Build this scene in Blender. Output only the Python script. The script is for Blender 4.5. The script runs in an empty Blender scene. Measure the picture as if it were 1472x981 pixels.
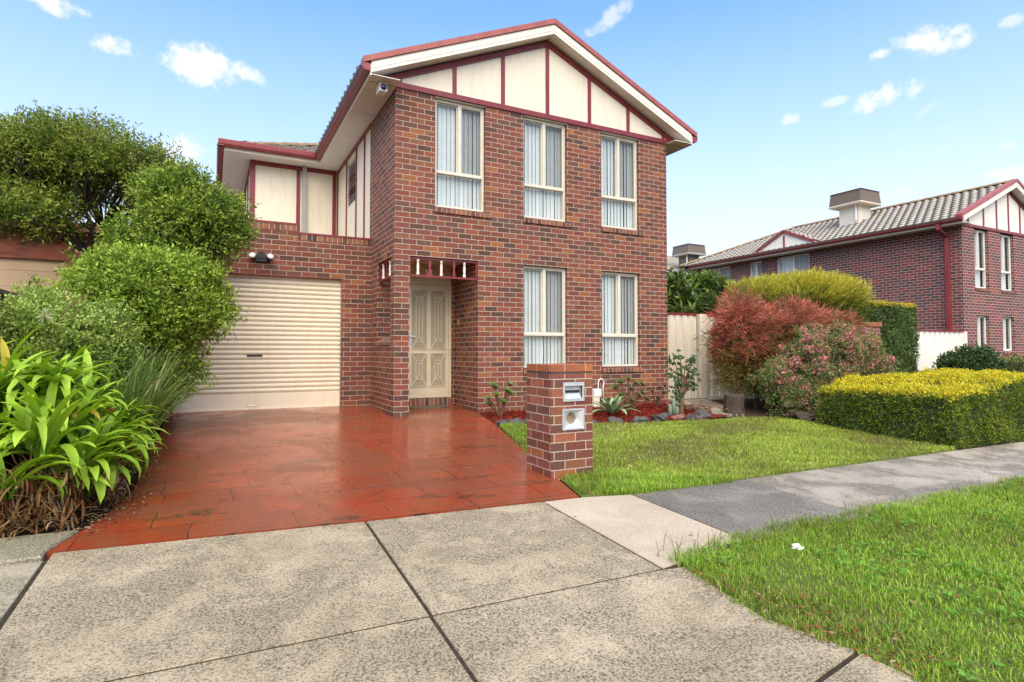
import bpy, math, random
import numpy as np
from mathutils import Vector, Matrix
R = math.radians
rng = np.random.default_rng(7)
random.seed(7)
sc = bpy.context.scene
COL = sc.collection

# ------------------------------------------------------------------ scene helpers
def tag(o, label=None, cat=None, group=None, kind=None):
    if label: o['label'] = label
    if cat: o['category'] = cat
    if group: o['group'] = group
    if kind: o['kind'] = kind
    return o

def empty(name, loc, label, cat, group=None):
    o = bpy.data.objects.new(name, None)
    o.empty_display_size = 0.1
    COL.objects.link(o); o.location = loc
    return tag(o, label, cat, group)

def wloc(o):
    p = Vector((0, 0, 0))
    while o is not None:
        p += o.location; o = o.parent
    return p

def gz(x, y):
    z = 0.04 * np.minimum(y, 2.0)
    return z - 0.045 * np.clip(x - 8.0, 0, 11)

def finish(me, name, mats, parent, smooth=False):
    for m in mats: me.materials.append(m)
    if smooth:
        me.polygons.foreach_set('use_smooth', np.ones(len(me.polygons), bool))
    me.update()
    o = bpy.data.objects.new(name, me)
    COL.objects.link(o)
    if parent is not None: o.parent = parent
    return o

class MB:
    """collects faces in world metres; build() links them as one mesh"""
    def __init__(s, M=None):
        s.v = []; s.f = []; s.m = []; s.uv = {}
        s.M = M
    def add(s, pts, faces, m=0):
        b = len(s.v)
        for p in pts:
            p = Vector(p)
            s.v.append(s.M @ p if s.M is not None else p)
        for f in faces:
            s.f.append([b + i for i in f]); s.m.append(m)
        return b
    def quad(s, a, b, c, d, m=0, uv=None):
        s.add([a, b, c, d], [(0, 1, 2, 3)], m)
        if uv: s.uv[len(s.f) - 1] = uv
    def poly(s, pts, m=0):
        s.add(pts, [tuple(range(len(pts)))], m)
    def box(s, x0, x1, y0, y1, z0, z1, m=0):
        p = [(x0, y0, z0), (x1, y0, z0), (x1, y1, z0), (x0, y1, z0), (x0, y0, z1), (x1, y0, z1), (x1, y1, z1), (x0, y1, z1)]
        s.add(p, [(0, 3, 2, 1), (4, 5, 6, 7), (0, 1, 5, 4), (1, 2, 6, 5), (2, 3, 7, 6), (3, 0, 4, 7)], m)
    def bar(s, a, b, w, h, up=(0, 0, 1), m=0):
        """box beam from a to b, width w (sideways), height h (along up)"""
        a = Vector(a); b = Vector(b); d = (b - a).normalized(); u = Vector(up)
        sd = d.cross(u).normalized(); u = sd.cross(d).normalized()
        p = []
        for q in (a, b):
            for (i, j) in ((-1, -1), (1, -1), (1, 1), (-1, 1)):
                p.append(q + sd * (i * w / 2) + u * (j * h / 2))
        s.add(p, [(3, 2, 1, 0), (4, 5, 6, 7), (0, 1, 5, 4), (1, 2, 6, 5), (2, 3, 7, 6), (3, 0, 4, 7)], m)
    def prism(s, pts, ext, m=0):
        """planar polygon pts (counter-clockwise seen from outside) pushed by -ext behind"""
        n = len(pts); e = Vector(ext); p = [Vector(q) for q in pts]
        s.add(p + [q + e for q in p], [tuple(range(n)), tuple(range(2 * n - 1, n - 1, -1))] + [(i, i + n, (i + 1) % n + n, (i + 1) % n) for i in range(n)], m)
    def tube(s, path, rad, n=8, m=0, cap=True):
        path = [Vector(p) for p in path]; k = len(path)
        if not hasattr(rad, '__len__'): rad = [rad] * k
        pts = []; ref = None
        for i, p in enumerate(path):
            d = (path[min(i + 1, k - 1)] - path[max(i - 1, 0)]).normalized()
            if ref is None:
                ref = Vector((0, 0, 1)) if abs(d.z) < .9 else Vector((1, 0, 0))
            a = d.cross(ref).normalized(); b = a.cross(d).normalized(); ref = b
            for j in range(n):
                t = 2 * math.pi * j / n
                pts.append(p + (a * math.cos(t) + b * math.sin(t)) * rad[i])
        fs = []
        for i in range(k - 1):
            for j in range(n):
                fs.append((i * n + j, i * n + (j + 1) % n, (i + 1) * n + (j + 1) % n, (i + 1) * n + j))
        if cap:
            fs.append(tuple(range(n - 1, -1, -1))); fs.append(tuple((k - 1) * n + j for j in range(n)))
        s.add(pts, fs, m)
    def lathe(s, prof, c, n=14, m=0):
        """prof: list of (r, z) from bottom to top around a vertical axis at c"""
        pts = []; fs = []; k = len(prof)
        for (r, z) in prof:
            for j in range(n):
                t = 2 * math.pi * j / n
                pts.append((c[0] + r * math.cos(t), c[1] + r * math.sin(t), c[2] + z))
        for i in range(k - 1):
            for j in range(n):
                fs.append((i * n + j, i * n + (j + 1) % n, (i + 1) * n + (j + 1) % n, (i + 1) * n + j))
        fs.append(tuple(range(n - 1, -1, -1))); fs.append(tuple((k - 1) * n + j for j in range(n)))
        s.add(pts, fs, m)
    def build(s, name, mats, parent=None, smooth=False, label=None, bevel=0):
        if not isinstance(mats, (list, tuple)): mats = [mats]
        me = bpy.data.meshes.new(name)
        off = wloc(parent) if parent is not None else Vector((0, 0, 0))
        me.from_pydata([tuple(v - off) for v in s.v], [], s.f)
        me.polygons.foreach_set('material_index', s.m)
        me.update()
        uvl = me.uv_layers.new(name='UVMap').data
        for p in me.polygons:
            n = p.normal
            cust = s.uv.get(p.index)
            for k, li in enumerate(p.loop_indices):
                v = s.v[me.loops[li].vertex_index]
                if cust: uvl[li].uv = cust[k]
                elif abs(n.z) > .75: uvl[li].uv = (v.x, v.y)
                elif abs(n.x) > abs(n.y): uvl[li].uv = (v.y + .12, v.z)
                else: uvl[li].uv = (v.x, v.z)
        o = finish(me, name, mats, parent, smooth)
        if bevel:
            b = o.modifiers.new('bevel', 'BEVEL'); b.width = bevel; b.segments = 2; b.limit_method = 'ANGLE'
        if label: o['label'] = label
        return o

def wall(mb, u0, u1, z0, z1, t, holes=(), M=None, m=0):
    """wall slab facing local -Y (front face at d=0, back at d=t) with rectangular holes that have real reveals"""
    if M is not None: mb.M = M
    us = sorted({u0, u1} | {h[0] for h in holes} | {h[1] for h in holes}); zs = sorted({z0, z1} | {h[2] for h in holes} | {h[3] for h in holes})
    us = [u for u in us if u0 <= u <= u1]; zs = [z for z in zs if z0 <= z <= z1]
    def solid(i, j):
        if i < 0 or j < 0 or i >= len(us) - 1 or j >= len(zs) - 1: return False
        cu = (us[i] + us[i + 1]) / 2; cz = (zs[j] + zs[j + 1]) / 2
        return not any(h[0] < cu < h[1] and h[2] < cz < h[3] for h in holes)
    for i in range(len(us) - 1):
        for j in range(len(zs) - 1):
            if not solid(i, j): continue
            a, b, c, d = us[i], us[i + 1], zs[j], zs[j + 1]
            mb.quad((a, 0, c), (b, 0, c), (b, 0, d), (a, 0, d), m)
            mb.quad((b, t, c), (a, t, c), (a, t, d), (b, t, d), m)
            if not solid(i - 1, j): mb.quad((a, t, c), (a, 0, c), (a, 0, d), (a, t, d), m)
            if not solid(i + 1, j): mb.quad((b, 0, c), (b, t, c), (b, t, d), (b, 0, d), m)
            if not solid(i, j - 1): mb.quad((a, t, c), (b, t, c), (b, 0, c), (a, 0, c), m)
            if not solid(i, j + 1): mb.quad((a, 0, d), (b, 0, d), (b, t, d), (a, t, d), m)
    if M is not None: mb.M = None

def face_x(x):      # local frame of a wall that faces -X: u = -Y, depth = +X
    return Matrix.Translation((x, 0, 0)) @ Matrix.Rotation(R(-90), 4, 'Z')
def face_y(y):
    return Matrix.Translation((0, y, 0))

def np_mesh(name, V, F, mat, parent=None, col=None, smooth=False, label=None, mi=None):
    off = np.array(wloc(parent)) if parent is not None else np.zeros(3)
    V = np.asarray(V, np.float32) - off.astype(np.float32); F = np.asarray(F, np.int32)
    me = bpy.data.meshes.new(name)
    me.vertices.add(len(V)); me.vertices.foreach_set('co', V.ravel())
    k = F.shape[1]
    me.loops.add(F.size); me.loops.foreach_set('vertex_index', F.ravel())
    me.polygons.add(len(F)); me.polygons.foreach_set('loop_start', np.arange(0, F.size, k, dtype=np.int32))
    if mi is not None: me.polygons.foreach_set('material_index', np.asarray(mi, np.int32))
    me.update(calc_edges=True); me.validate()
    if col is not None:
        a = me.color_attributes.new('Col', 'FLOAT_COLOR', 'POINT')
        c = np.ones((len(V), 4), np.float32); c[:, :3] = col
        a.data.foreach_set('color', c.ravel())
    mats = mat if isinstance(mat, (list, tuple)) else [mat]
    o = finish(me, name, mats, parent, smooth)
    if label: o['label'] = label
    return o

# ------------------------------------------------------------------ materials
def nodes(name):
    m = bpy.data.materials.new(name); m.use_nodes = True
    nt = m.node_tree; b = nt.nodes['Principled BSDF']
    return m, nt, b
def nd(nt, typ, **kw):
    n = nt.nodes.new(typ)
    for k, v in kw.items():
        if k.startswith('i_'):
            key = k[2:]; key = int(key) if key.isdigit() else key
            if isinstance(v, bpy.types.NodeSocket): nt.links.new(v, n.inputs[key])
            else: n.inputs[key].default_value = v
        else: setattr(n, k, v)
    return n
def c4(c): return (c[0], c[1], c[2], 1)
def ramp(nt, fac, stops, interp='LINEAR'):
    n = nt.nodes.new('ShaderNodeValToRGB'); n.color_ramp.interpolation = interp
    while len(n.color_ramp.elements) < len(stops): n.color_ramp.elements.new(.5)
    for e, (p, c) in zip(n.color_ramp.elements, stops):
        e.position = p; e.color = c4(c) if hasattr(c, '__len__') else (c, c, c, 1)
    nt.links.new(fac, n.inputs[0]); return n.outputs[0]
def noise(nt, scale, detail=4, vec=None, rough=.55, dist=0):
    n = nd(nt, 'ShaderNodeTexNoise'); n.inputs['Scale'].default_value = scale; n.inputs['Detail'].default_value = detail
    n.inputs['Roughness'].default_value = rough; n.inputs['Distortion'].default_value = dist
    if vec is not None: nt.links.new(vec, n.inputs['Vector'])
    return n.outputs['Fac']
def pos(nt): return nd(nt, 'ShaderNodeNewGeometry').outputs['Position']
def mix(nt, fac, a, b, mode='MIX'):
    n = nt.nodes.new('ShaderNodeMix'); n.data_type = 'RGBA'; n.blend_type = mode
    for s, v in ((n.inputs[0], fac), (n.inputs[6], a), (n.inputs[7], b)):
        if isinstance(v, bpy.types.NodeSocket): nt.links.new(v, s)
        else: s.default_value = c4(v) if hasattr(v, '__len__') else v
    return n.outputs[2]
def mth(nt, op, a, b=None, clamp=False):
    n = nt.nodes.new('ShaderNodeMath'); n.operation = op; n.use_clamp = clamp
    for i, v in enumerate((a, b)):
        if v is None: continue
        if isinstance(v, bpy.types.NodeSocket): nt.links.new(v, n.inputs[i])
        else: n.inputs[i].default_value = v
    return n.outputs[0]
def bump(nt, b, h, strength=.4, dist=.01):
    n = nd(nt, 'ShaderNodeBump', i_Height=h); n.inputs['Strength'].default_value = strength; n.inputs['Distance'].default_value = dist
    nt.links.new(n.outputs[0], b.inputs['Normal'])

def simple(name, c, rough=.5, var=.12, scale=6, spec=.5, metal=0, dirt=None, dirt_amt=.0, bmp=0):
    m, nt, b = nodes(name); p = pos(nt)
    f = noise(nt, scale, 5, p)
    lo = [x * (1 - var) for x in c]; hi = [min(1, x * (1 + var)) for x in c]
    col = ramp(nt, f, [(.3, lo), (.7, hi)])
    if dirt:
        mp = nd(nt, 'ShaderNodeMapping', i_Vector=p); mp.inputs['Scale'].default_value = (5, 5, .7)
        d = ramp(nt, noise(nt, 2.2, 6, mp.outputs[0], .65), [(.5, 0.), (.78, dirt_amt)])
        col = mix(nt, d, col, dirt)
    nt.links.new(col, b.inputs['Base Color'])
    b.inputs['Roughness'].default_value = rough; b.inputs['Metallic'].default_value = metal
    b.inputs['Specular IOR Level'].default_value = spec
    if bmp: bump(nt, b, noise(nt, 90, 3, p), bmp, .004)
    return m

def brick_mat(name, stops, mortar, w=.24, h=.086, ms=.0052, rough=.72, stain=.55, off=.5):
    m, nt, b = nodes(name)
    uv = nd(nt, 'ShaderNodeUVMap').outputs[0]; p = pos(nt)
    wob = nd(nt, 'ShaderNodeTexNoise', i_Vector=p); wob.inputs['Scale'].default_value = 24; wob.inputs['Detail'].default_value = 2
    v1 = nd(nt, 'ShaderNodeVectorMath', operation='SUBTRACT'); nt.links.new(wob.outputs['Color'], v1.inputs[0]); v1.inputs[1].default_value = (.5, .5, .5)
    v2 = nd(nt, 'ShaderNodeVectorMath', operation='SCALE'); nt.links.new(v1.outputs[0], v2.inputs[0]); v2.inputs['Scale'].default_value = .010
    v3 = nd(nt, 'ShaderNodeVectorMath', operation='ADD'); nt.links.new(uv, v3.inputs[0]); nt.links.new(v2.outputs[0], v3.inputs[1])
    t = nd(nt, 'ShaderNodeTexBrick', i_Vector=v3.outputs[0]); t.offset = off; t.squash = 1
    for k, v in (('Color1', (0, 0, 0, 1)), ('Color2', (1, 1, 1, 1)), ('Mortar', (.5, .5, .5, 1)), ('Scale', 1.0), ('Mortar Size', ms), ('Mortar Smooth', .15), ('Bias', 0.), ('Brick Width', w), ('Row Height', h)):
        t.inputs[k].default_value = v
    bc = ramp(nt, t.outputs['Color'], stops, 'CONSTANT')
    # second random tone that runs over groups of bricks, and mottling on each
    big = noise(nt, 1.1, 3, p)
    bc = mix(nt, ramp(nt, big, [(.42, 0.), (.7, .5)]), bc, mix(nt, .75, bc, (.20, .062, .042)))
    mot = noise(nt, 38, 5, p, .8)
    bc = mix(nt, ramp(nt, mot, [(.38, .75), (.56, 0.)]), bc, mix(nt, .55, bc, (.075, .045, .045)))
    wh = noise(nt, 9, 5, p, .7)
    bc = mix(nt, ramp(nt, wh, [(.58, 0.), (.8, .28)]), bc, (.42, .33, .28))
    mc = mix(nt, noise(nt, 16, 5, p, .75), [x * .5 for x in mortar], [min(1, x * 1.15) for x in mortar])
    col = mix(nt, t.outputs['Fac'], bc, mc)
    mp = nd(nt, 'ShaderNodeMapping', i_Vector=p); mp.inputs['Scale'].default_value = (2.6, 2.6, .55)
    st = ramp(nt, noise(nt, 1.6, 6, mp.outputs[0], .6), [(.55, 0.), (.8, stain)])
    col = mix(nt, st, col, mix(nt, .6, col, (.05, .04, .035)))
    nt.links.new(col, b.inputs['Base Color'])
    b.inputs['Roughness'].default_value = rough
    b.inputs['Specular IOR Level'].default_value = .35
    hgt = mth(nt, 'ADD', mth(nt, 'MULTIPLY', t.outputs['Fac'], -1.0), mth(nt, 'MULTIPLY', mot, .35))
    bump(nt, b, hgt, .75, .006)
    return m

DK, PU, RD, RB, OR, TN = (.085, .038, .024), (.125, .056, .036), (.218, .058, .029), (.17, .048, .024), (.32, .112, .032), (.235, .086, .040)
M = {}
M['brick'] = brick_mat('red_brick', [(0, DK), (.13, PU), (.27, RB), (.44, RD), (.56, (.205, .054, .035)), (.74, TN), (.84, (.265, .072, .034)), (.94, OR)], (.54, .45, .335))
M['brick_dark'] = brick_mat('plum_brick', [(0, (.085, .045, .043)), (.22, (.13, .052, .048)), (.42, (.21, .044, .040)), (.62, (.175, .055, .048)), (.78, (.25, .052, .040)), (.93, (.30, .085, .05))], (.72, .65, .56), stain=.15)
M['brick_pillar'] = brick_mat('pillar_brick', [(0, PU), (.2, RB), (.4, (.22, .066, .048)), (.65, TN), (.8, (.34, .11, .05)), (.9, OR)], (.56, .45, .33), stain=.3)
M['brick_left'] = brick_mat('orange_brick', [(0, (.20, .05, .03)), (.4, (.30, .07, .035)), (.75, (.34, .09, .045))], (.30, .14, .08), stain=.2)
M['brick_sill'] = brick_mat('sill_brick', [(0, DK), (.15, PU), (.35, (.24, .085, .05)), (.6, (.30, .12, .06)), (.8, (.36, .15, .06))], (.5, .44, .36), w=.086, h=.4, off=0)
M['cream'] = simple('cream_paint', (.78, .70, .545), .55, .04, 3, dirt=(.45, .38, .27), dirt_amt=.35)
M['white'] = simple('white_paint', (.82, .77, .66), .5, .04, 3, dirt=(.5, .45, .36), dirt_amt=.25)
M['soffit'] = simple('soffit_board', (.70, .67, .62), .7, .05, 2, dirt=(.5, .45, .4), dirt_amt=.25)
M['maroon'] = simple('maroon_paint', (.20, .022, .026), .42, .15, 5, dirt=(.30, .10, .09), dirt_amt=.3)
M['maroon_metal'] = simple('maroon_gutter', (.24, .035, .035), .35, .12, 4, dirt=(.32, .16, .13), dirt_amt=.35)
M['barge_cap'] = simple('faded_red_capping', (.34, .085, .065), .45, .15, 6, dirt=(.45, .25, .18), dirt_amt=.3)
M['alu'] = simple('cream_aluminium', (.66, .62, .50), .38, .05, 8, dirt=(.4, .36, .28), dirt_amt=.2)
M['alu_white'] = simple('pale_aluminium', (.76, .74, .68), .38, .05, 8)
M['door'] = simple('beige_door_paint', (.66, .57, .38), .45, .06, 5, dirt=(.3, .25, .17), dirt_amt=.25)
M['door_line'] = simple('pale_door_moulding', (.72, .66, .50), .45, .05, 5)
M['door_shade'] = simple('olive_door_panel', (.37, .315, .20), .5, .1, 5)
M['roller'] = simple('cream_steel', (.80, .70, .51), .4, .05, 1.5, dirt=(.42, .33, .22), dirt_amt=.25)
M['black'] = simple('black_plastic', (.02, .02, .022), .4, .2, 8)
M['chrome'] = simple('brushed_steel', (.62, .62, .62), .32, .1, 30, metal=1)
M['plate'] = simple('galvanised_plate', (.66, .67, .67), .35, .12, 20, metal=.55)
M['brass'] = simple('brass', (.45, .33, .12), .4, .1, 10, metal=.6)
M['pvc'] = simple('grey_pipe', (.36, .34, .31), .5, .08, 5)
M['pvc_white'] = simple('white_plastic', (.78, .77, .74), .4, .04, 5)
M['lens'] = simple('dark_blue_lens', (.03, .03, .12), .12, .1, 8)
M['bulb'] = simple('lamp_glass', (.75, .73, .68), .2, .03, 8)
M['inner'] = simple('dim_plaster', (.30, .27, .22), .9, .05, 2)
M['render'] = simple('beige_render', (.50, .36, .22), .85, .06, 2)
M['fence'] = simple('cream_steel_fence', (.70, .63, .50), .45, .05, 2, dirt=(.38, .31, .22), dirt_amt=.5)
M['fence_white'] = simple('pale_steel_fence', (.78, .73, .66), .45, .04, 2, dirt=(.5, .42, .34), dirt_amt=.35)
M['cooler'] = simple('cooler_pads', (.16, .13, .10), .8, .25, 60, bmp=.6)
M['cooler_trim'] = simple('cooler_case', (.55, .47, .36), .6, .06, 3)
M['duct'] = simple('cooler_duct', (.66, .60, .50), .6, .06, 3)
M['wood'] = simple('weathered_timber', (.17, .135, .095), .85, .35, 14, bmp=.6)
M['sleeper'] = simple('red_brown_timber', (.16, .055, .032), .8, .3, 14, bmp=.6)
M['bark'] = simple('grey_brown_bark', (.085, .062, .045), .9, .45, 22, bmp=.9)
M['jade_bark'] = simple('tan_bark', (.17, .09, .05), .9, .3, 30, bmp=.6)
M['stump'] = simple('dark_stump_wood', (.06, .042, .03), .9, .4, 14, bmp=1.)
M['rock'] = simple('basalt', (.065, .062, .056), .7, .45, 9, bmp=1.)
M['rock_red'] = simple('red_scoria', (.20, .08, .06), .8, .4, 12, bmp=1.)
M['mat'] = simple('olive_coir', (.12, .10, .055), .95, .35, 60, bmp=1.)
M['paper'] = simple('white_paper', (.80, .80, .80), .7, .03, 30)
M['dark_glass'] = simple('tinted_glass', (.03, .035, .04), .06, .1, 2)
M['curtain'] = simple('white_sheer_curtain', (.78, .77, .76), .8, .04, 2)

# window panes, fly screens and blinds
def glass_mat():
    m, nt, b = nodes('window_glass')
    out = nt.nodes['Material Output']; nt.nodes.remove(b)
    tr = nd(nt, 'ShaderNodeBsdfTransparent'); tr.inputs[0].default_value = (.90, .94, .94, 1)
    gl = nd(nt, 'ShaderNodeBsdfGlossy'); gl.inputs['Roughness'].default_value = .02
    fr = nd(nt, 'ShaderNodeLayerWeight'); fr.inputs[0].default_value = .5
    f = mth(nt, 'ADD', mth(nt, 'MULTIPLY', mth(nt, 'POWER', fr.outputs['Facing'], 4.0), .85), .07, True)
    mx = nd(nt, 'ShaderNodeMixShader'); nt.links.new(f, mx.inputs[0]); nt.links.new(tr.outputs[0], mx.inputs[1]); nt.links.new(gl.outputs[0], mx.inputs[2])
    nt.links.new(mx.outputs[0], out.inputs[0]); return m
M['glass'] = glass_mat()
def screen_mat():
    m, nt, b = nodes('fly_screen_mesh')
    out = nt.nodes['Material Output']
    b.inputs['Base Color'].default_value = (.10, .10, .095, 1); b.inputs['Roughness'].default_value = .8
    tr = nd(nt, 'ShaderNodeBsdfTransparent'); mx = nd(nt, 'ShaderNodeMixShader'); mx.inputs[0].default_value = .28
    nt.links.new(tr.outputs[0], mx.inputs[1]); nt.links.new(b.outputs[0], mx.inputs[2]); nt.links.new(mx.outputs[0], out.inputs[0]); return m
M['screen'] = screen_mat()
M['blind'] = simple('white_blind_fabric', (.77, .78, .75), .85, .05, 8)

# foliage: colour comes per leaf
def leaf_mat(name, rough=.5, trans=.20, spec=.25):
    m, nt, b = nodes(name); out = nt.nodes['Material Output']
    a = nd(nt, 'ShaderNodeVertexColor', layer_name='Col').outputs[0]
    nt.links.new(a, b.inputs['Base Color']); b.inputs['Roughness'].default_value = rough; b.inputs['Specular IOR Level'].default_value = spec
    t = nd(nt, 'ShaderNodeBsdfTranslucent'); nt.links.new(mix(nt, 1, a, (1.25, 1.2, .6), 'MULTIPLY'), t.inputs[0])
    mx = nd(nt, 'ShaderNodeMixShader'); mx.inputs[0].default_value = trans
    nt.links.new(b.outputs[0], mx.inputs[1]); nt.links.new(t.outputs[0], mx.inputs[2]); nt.links.new(mx.outputs[0], out.inputs[0])
    return m
M['leaf'] = leaf_mat('leaves'); M['leaf_gloss'] = leaf_mat('glossy_leaves', .45, .20, .28); M['grass'] = leaf_mat('grass_blades', .6, .38, .15)
M['petal'] = leaf_mat('petals', .6, .3, .2); M['dry'] = leaf_mat('dry_leaves', .85, .12, .1); M['succ'] = leaf_mat('succulent_leaves', .38, .08, .5)

def concrete(name, lo, hi, dark, stain=.5, wet=False, speck=.6):
    m, nt, b = nodes(name); p = pos(nt)
    base = ramp(nt, noise(nt, 1.3, 6, p, .6), [(.3, lo), (.7, hi)])
    g = noise(nt, 80, 4, p, .9); g2 = noise(nt, 52, 5, p, .8)
    base = mix(nt, ramp(nt, g, [(.43, speck), (.475, 0.)]), base, dark)
    base = mix(nt, ramp(nt, g2, [(.58, 0.), (.68, .55)]), base, [min(1, x * 1.5) for x in hi])
    s = ramp(nt, noise(nt, 2.1, 7, p, .68, .4), [(.42, 0.), (.54, stain)])
    sp = ramp(nt, noise(nt, 80, 4, p, .85), [(.44, 1.), (.56, .18)])
    base = mix(nt, mth(nt, 'MULTIPLY', s, sp), base, dark)
    nt.links.new(base, b.inputs['Base Color'])
    if wet: nt.links.new(ramp(nt, noise(nt, .9, 4, p), [(.42, .3 if wet is True else .6), (.62, .8)]), b.inputs['Roughness'])
    else: b.inputs['Roughness'].default_value = .85
    b.inputs['Specular IOR Level'].default_value = .3
    bump(nt, b, mth(nt, 'ADD', g, g2), .5, .006)
    return m
M['conc'] = concrete('speckled_concrete', (.34, .28, .175), (.47, .395, .265), (.055, .046, .031), .68, False, .8)
M['conc_beige'] = concrete('beige_concrete', (.44, .36, .255), (.54, .46, .34), (.20, .15, .10), .3, False, .3)
M['conc_dark'] = concrete('dark_grey_concrete', (.18, .165, .13), (.31, .285, .235), (.055, .05, .04), .8, 'damp', .8)
M['conc_grey'] = concrete('grey_concrete', (.34, .30, .235), (.46, .405, .32), (.085, .068, .045), 1., True, .6)

def drive_mat():
    m, nt, b = nodes('red_stamped_concrete'); p = pos(nt)
    wob = nd(nt, 'ShaderNodeTexNoise', i_Vector=p); wob.inputs['Scale'].default_value = 2.5; wob.inputs['Detail'].default_value = 4
    v1 = nd(nt, 'ShaderNodeVectorMath', operation='SUBTRACT'); nt.links.new(wob.outputs['Color'], v1.inputs[0]); v1.inputs[1].default_value = (.5, .5, .5)
    v2 = nd(nt, 'ShaderNodeVectorMath', operation='SCALE'); nt.links.new(v1.outputs[0], v2.inputs[0]); v2.inputs['Scale'].default_value = .09
    v3 = nd(nt, 'ShaderNodeVectorMath', operation='ADD'); nt.links.new(p, v3.inputs[0]); nt.links.new(v2.outputs[0], v3.inputs[1])
    t = nd(nt, 'ShaderNodeTexBrick', i_Vector=v3.outputs[0]); t.offset = .37; t.offset_frequency = 2; t.squash = .72; t.squash_frequency = 3
    for k, v in (('Color1', (0, 0, 0, 1)), ('Color2', (1, 1, 1, 1)), ('Mortar', (.5, .5, .5, 1)), ('Scale', 1.0), ('Mortar Size', .006), ('Mortar Smooth', .4), ('Brick Width', .66), ('Row Height', .43)):
        t.inputs[k].default_value = v
    red = ramp(nt, t.outputs['Color'], [(0, (.235, .036, .013)), (1, (.30, .048, .015))])
    red = mix(nt, ramp(nt, noise(nt, 3.3, 6, p), [(.35, 0.), (.75, .5)]), red, (.22, .052, .026))
    brown = ramp(nt, noise(nt, 1.0, 8, p, .70, .8), [(.42, 0.), (.56, .8)])
    fine = ramp(nt, noise(nt, 30, 8, p, .82), [(.44, .05), (.52, 1.)])
    red = mix(nt, mth(nt, 'MULTIPLY', brown, fine), red, (.13, .062, .030))
    mp = nd(nt, 'ShaderNodeMapping', i_Vector=p); mp.inputs['Rotation'].default_value = (0, 0, R(20)); mp.inputs['Scale'].default_value = (1, 2.6, 1)
    dk = ramp(nt, noise(nt, 1.7, 8, mp.outputs[0], .72, .5), [(.57, 0.), (.63, .95)])
    red = mix(nt, mth(nt, 'MULTIPLY', dk, fine), red, (.04, .03, .018))
    sc_ = ramp(nt, noise(nt, 5, 8, mp.outputs[0], .78, .8), [(.61, 0.), (.69, .35)])
    red = mix(nt, sc_, red, (.34, .2, .12))
    jn = mth(nt, 'MULTIPLY', t.outputs['Fac'], ramp(nt, noise(nt, 1.9, 3, p), [(.42, .15), (.54, 1.)]))
    red = mix(nt, jn, red, (.045, .02, .015))
    nt.links.new(red, b.inputs['Base Color'])
    rg = ramp(nt, noise(nt, 1.1, 5, p, .6), [(.35, .07), (.65, .26)])
    nt.links.new(mix(nt, brown, rg, (.36, .36, .36)), b.inputs['Roughness'])
    b.inputs['Specular IOR Level'].default_value = .5
    h = mth(nt, 'ADD', mth(nt, 'MULTIPLY', t.outputs['Fac'], -.8), mth(nt, 'MULTIPLY', noise(nt, 5, 6, p, .6), 1.1))
    bump(nt, b, h, .3, .012)
    return m
M['drive'] = drive_mat()

def soil(name, a, c, scale=7):
    m, nt, b = nodes(name); p = pos(nt)
    f = noise(nt, scale, 8, p, .7)
    nt.links.new(ramp(nt, f, [(.3, a), (.7, c)]), b.inputs['Base Color']); b.inputs['Roughness'].default_value = .95
    b.inputs['Specular IOR Level'].default_value = .15
    bump(nt, b, noise(nt, 40, 6, p, .8), .8, .02); return m
M['soil'] = soil('brown_soil', (.035, .024, .016), (.09, .06, .036))
M['turf'] = soil('turf_base', (.085, .115, .024), (.16, .17, .05))
M['mulch_base'] = soil('mulch_base', (.09, .018, .012), (.17, .035, .02), 20)
M['far_ground'] = soil('far_ground', (.06, .08, .03), (.11, .12, .05), .5)

def tile_mat(name, a, c, lich):
    m, nt, b = nodes(name); p = pos(nt)
    col = ramp(nt, noise(nt, 9, 5, p), [(.3, a), (.7, c)])
    col = mix(nt, ramp(nt, noise(nt, 2.5, 6, p, .7), [(.5, 0.), (.75, .7)]), col, lich)
    nt.links.new(col, b.inputs['Base Color']); b.inputs['Roughness'].default_value = .85
    bump(nt, b, noise(nt, 60, 4, p), .4, .004); return m
M['tile'] = tile_mat('grey_roof_tile', (.30, .28, .245), (.44, .41, .36), (.26, .22, .15))
M['ridge'] = tile_mat('lichen_ridge', (.26, .16, .07), (.36, .27, .16), (.30, .17, .05))
M['tile_dark'] = tile_mat('dark_roof_tile', (.09, .08, .068), (.15, .135, .11), (.10, .085, .05))  # on tile lips: shade of the laps painted in, plus weathered edges
# ------------------------------------------------------------------ ground, drive, pavement
def sheet(name, poly, dz, mat, thick=0.0, kind='structure', label=None, inset=0.0):
    mb = MB()
    top = [(x, y, float(gz(x, y)) + dz) for x, y in poly]
    add_slab(mb, poly, dz, thick, inset, 0)
    o = mb.build(name, mat); tag(o, label=label, kind=kind); return o

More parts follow.
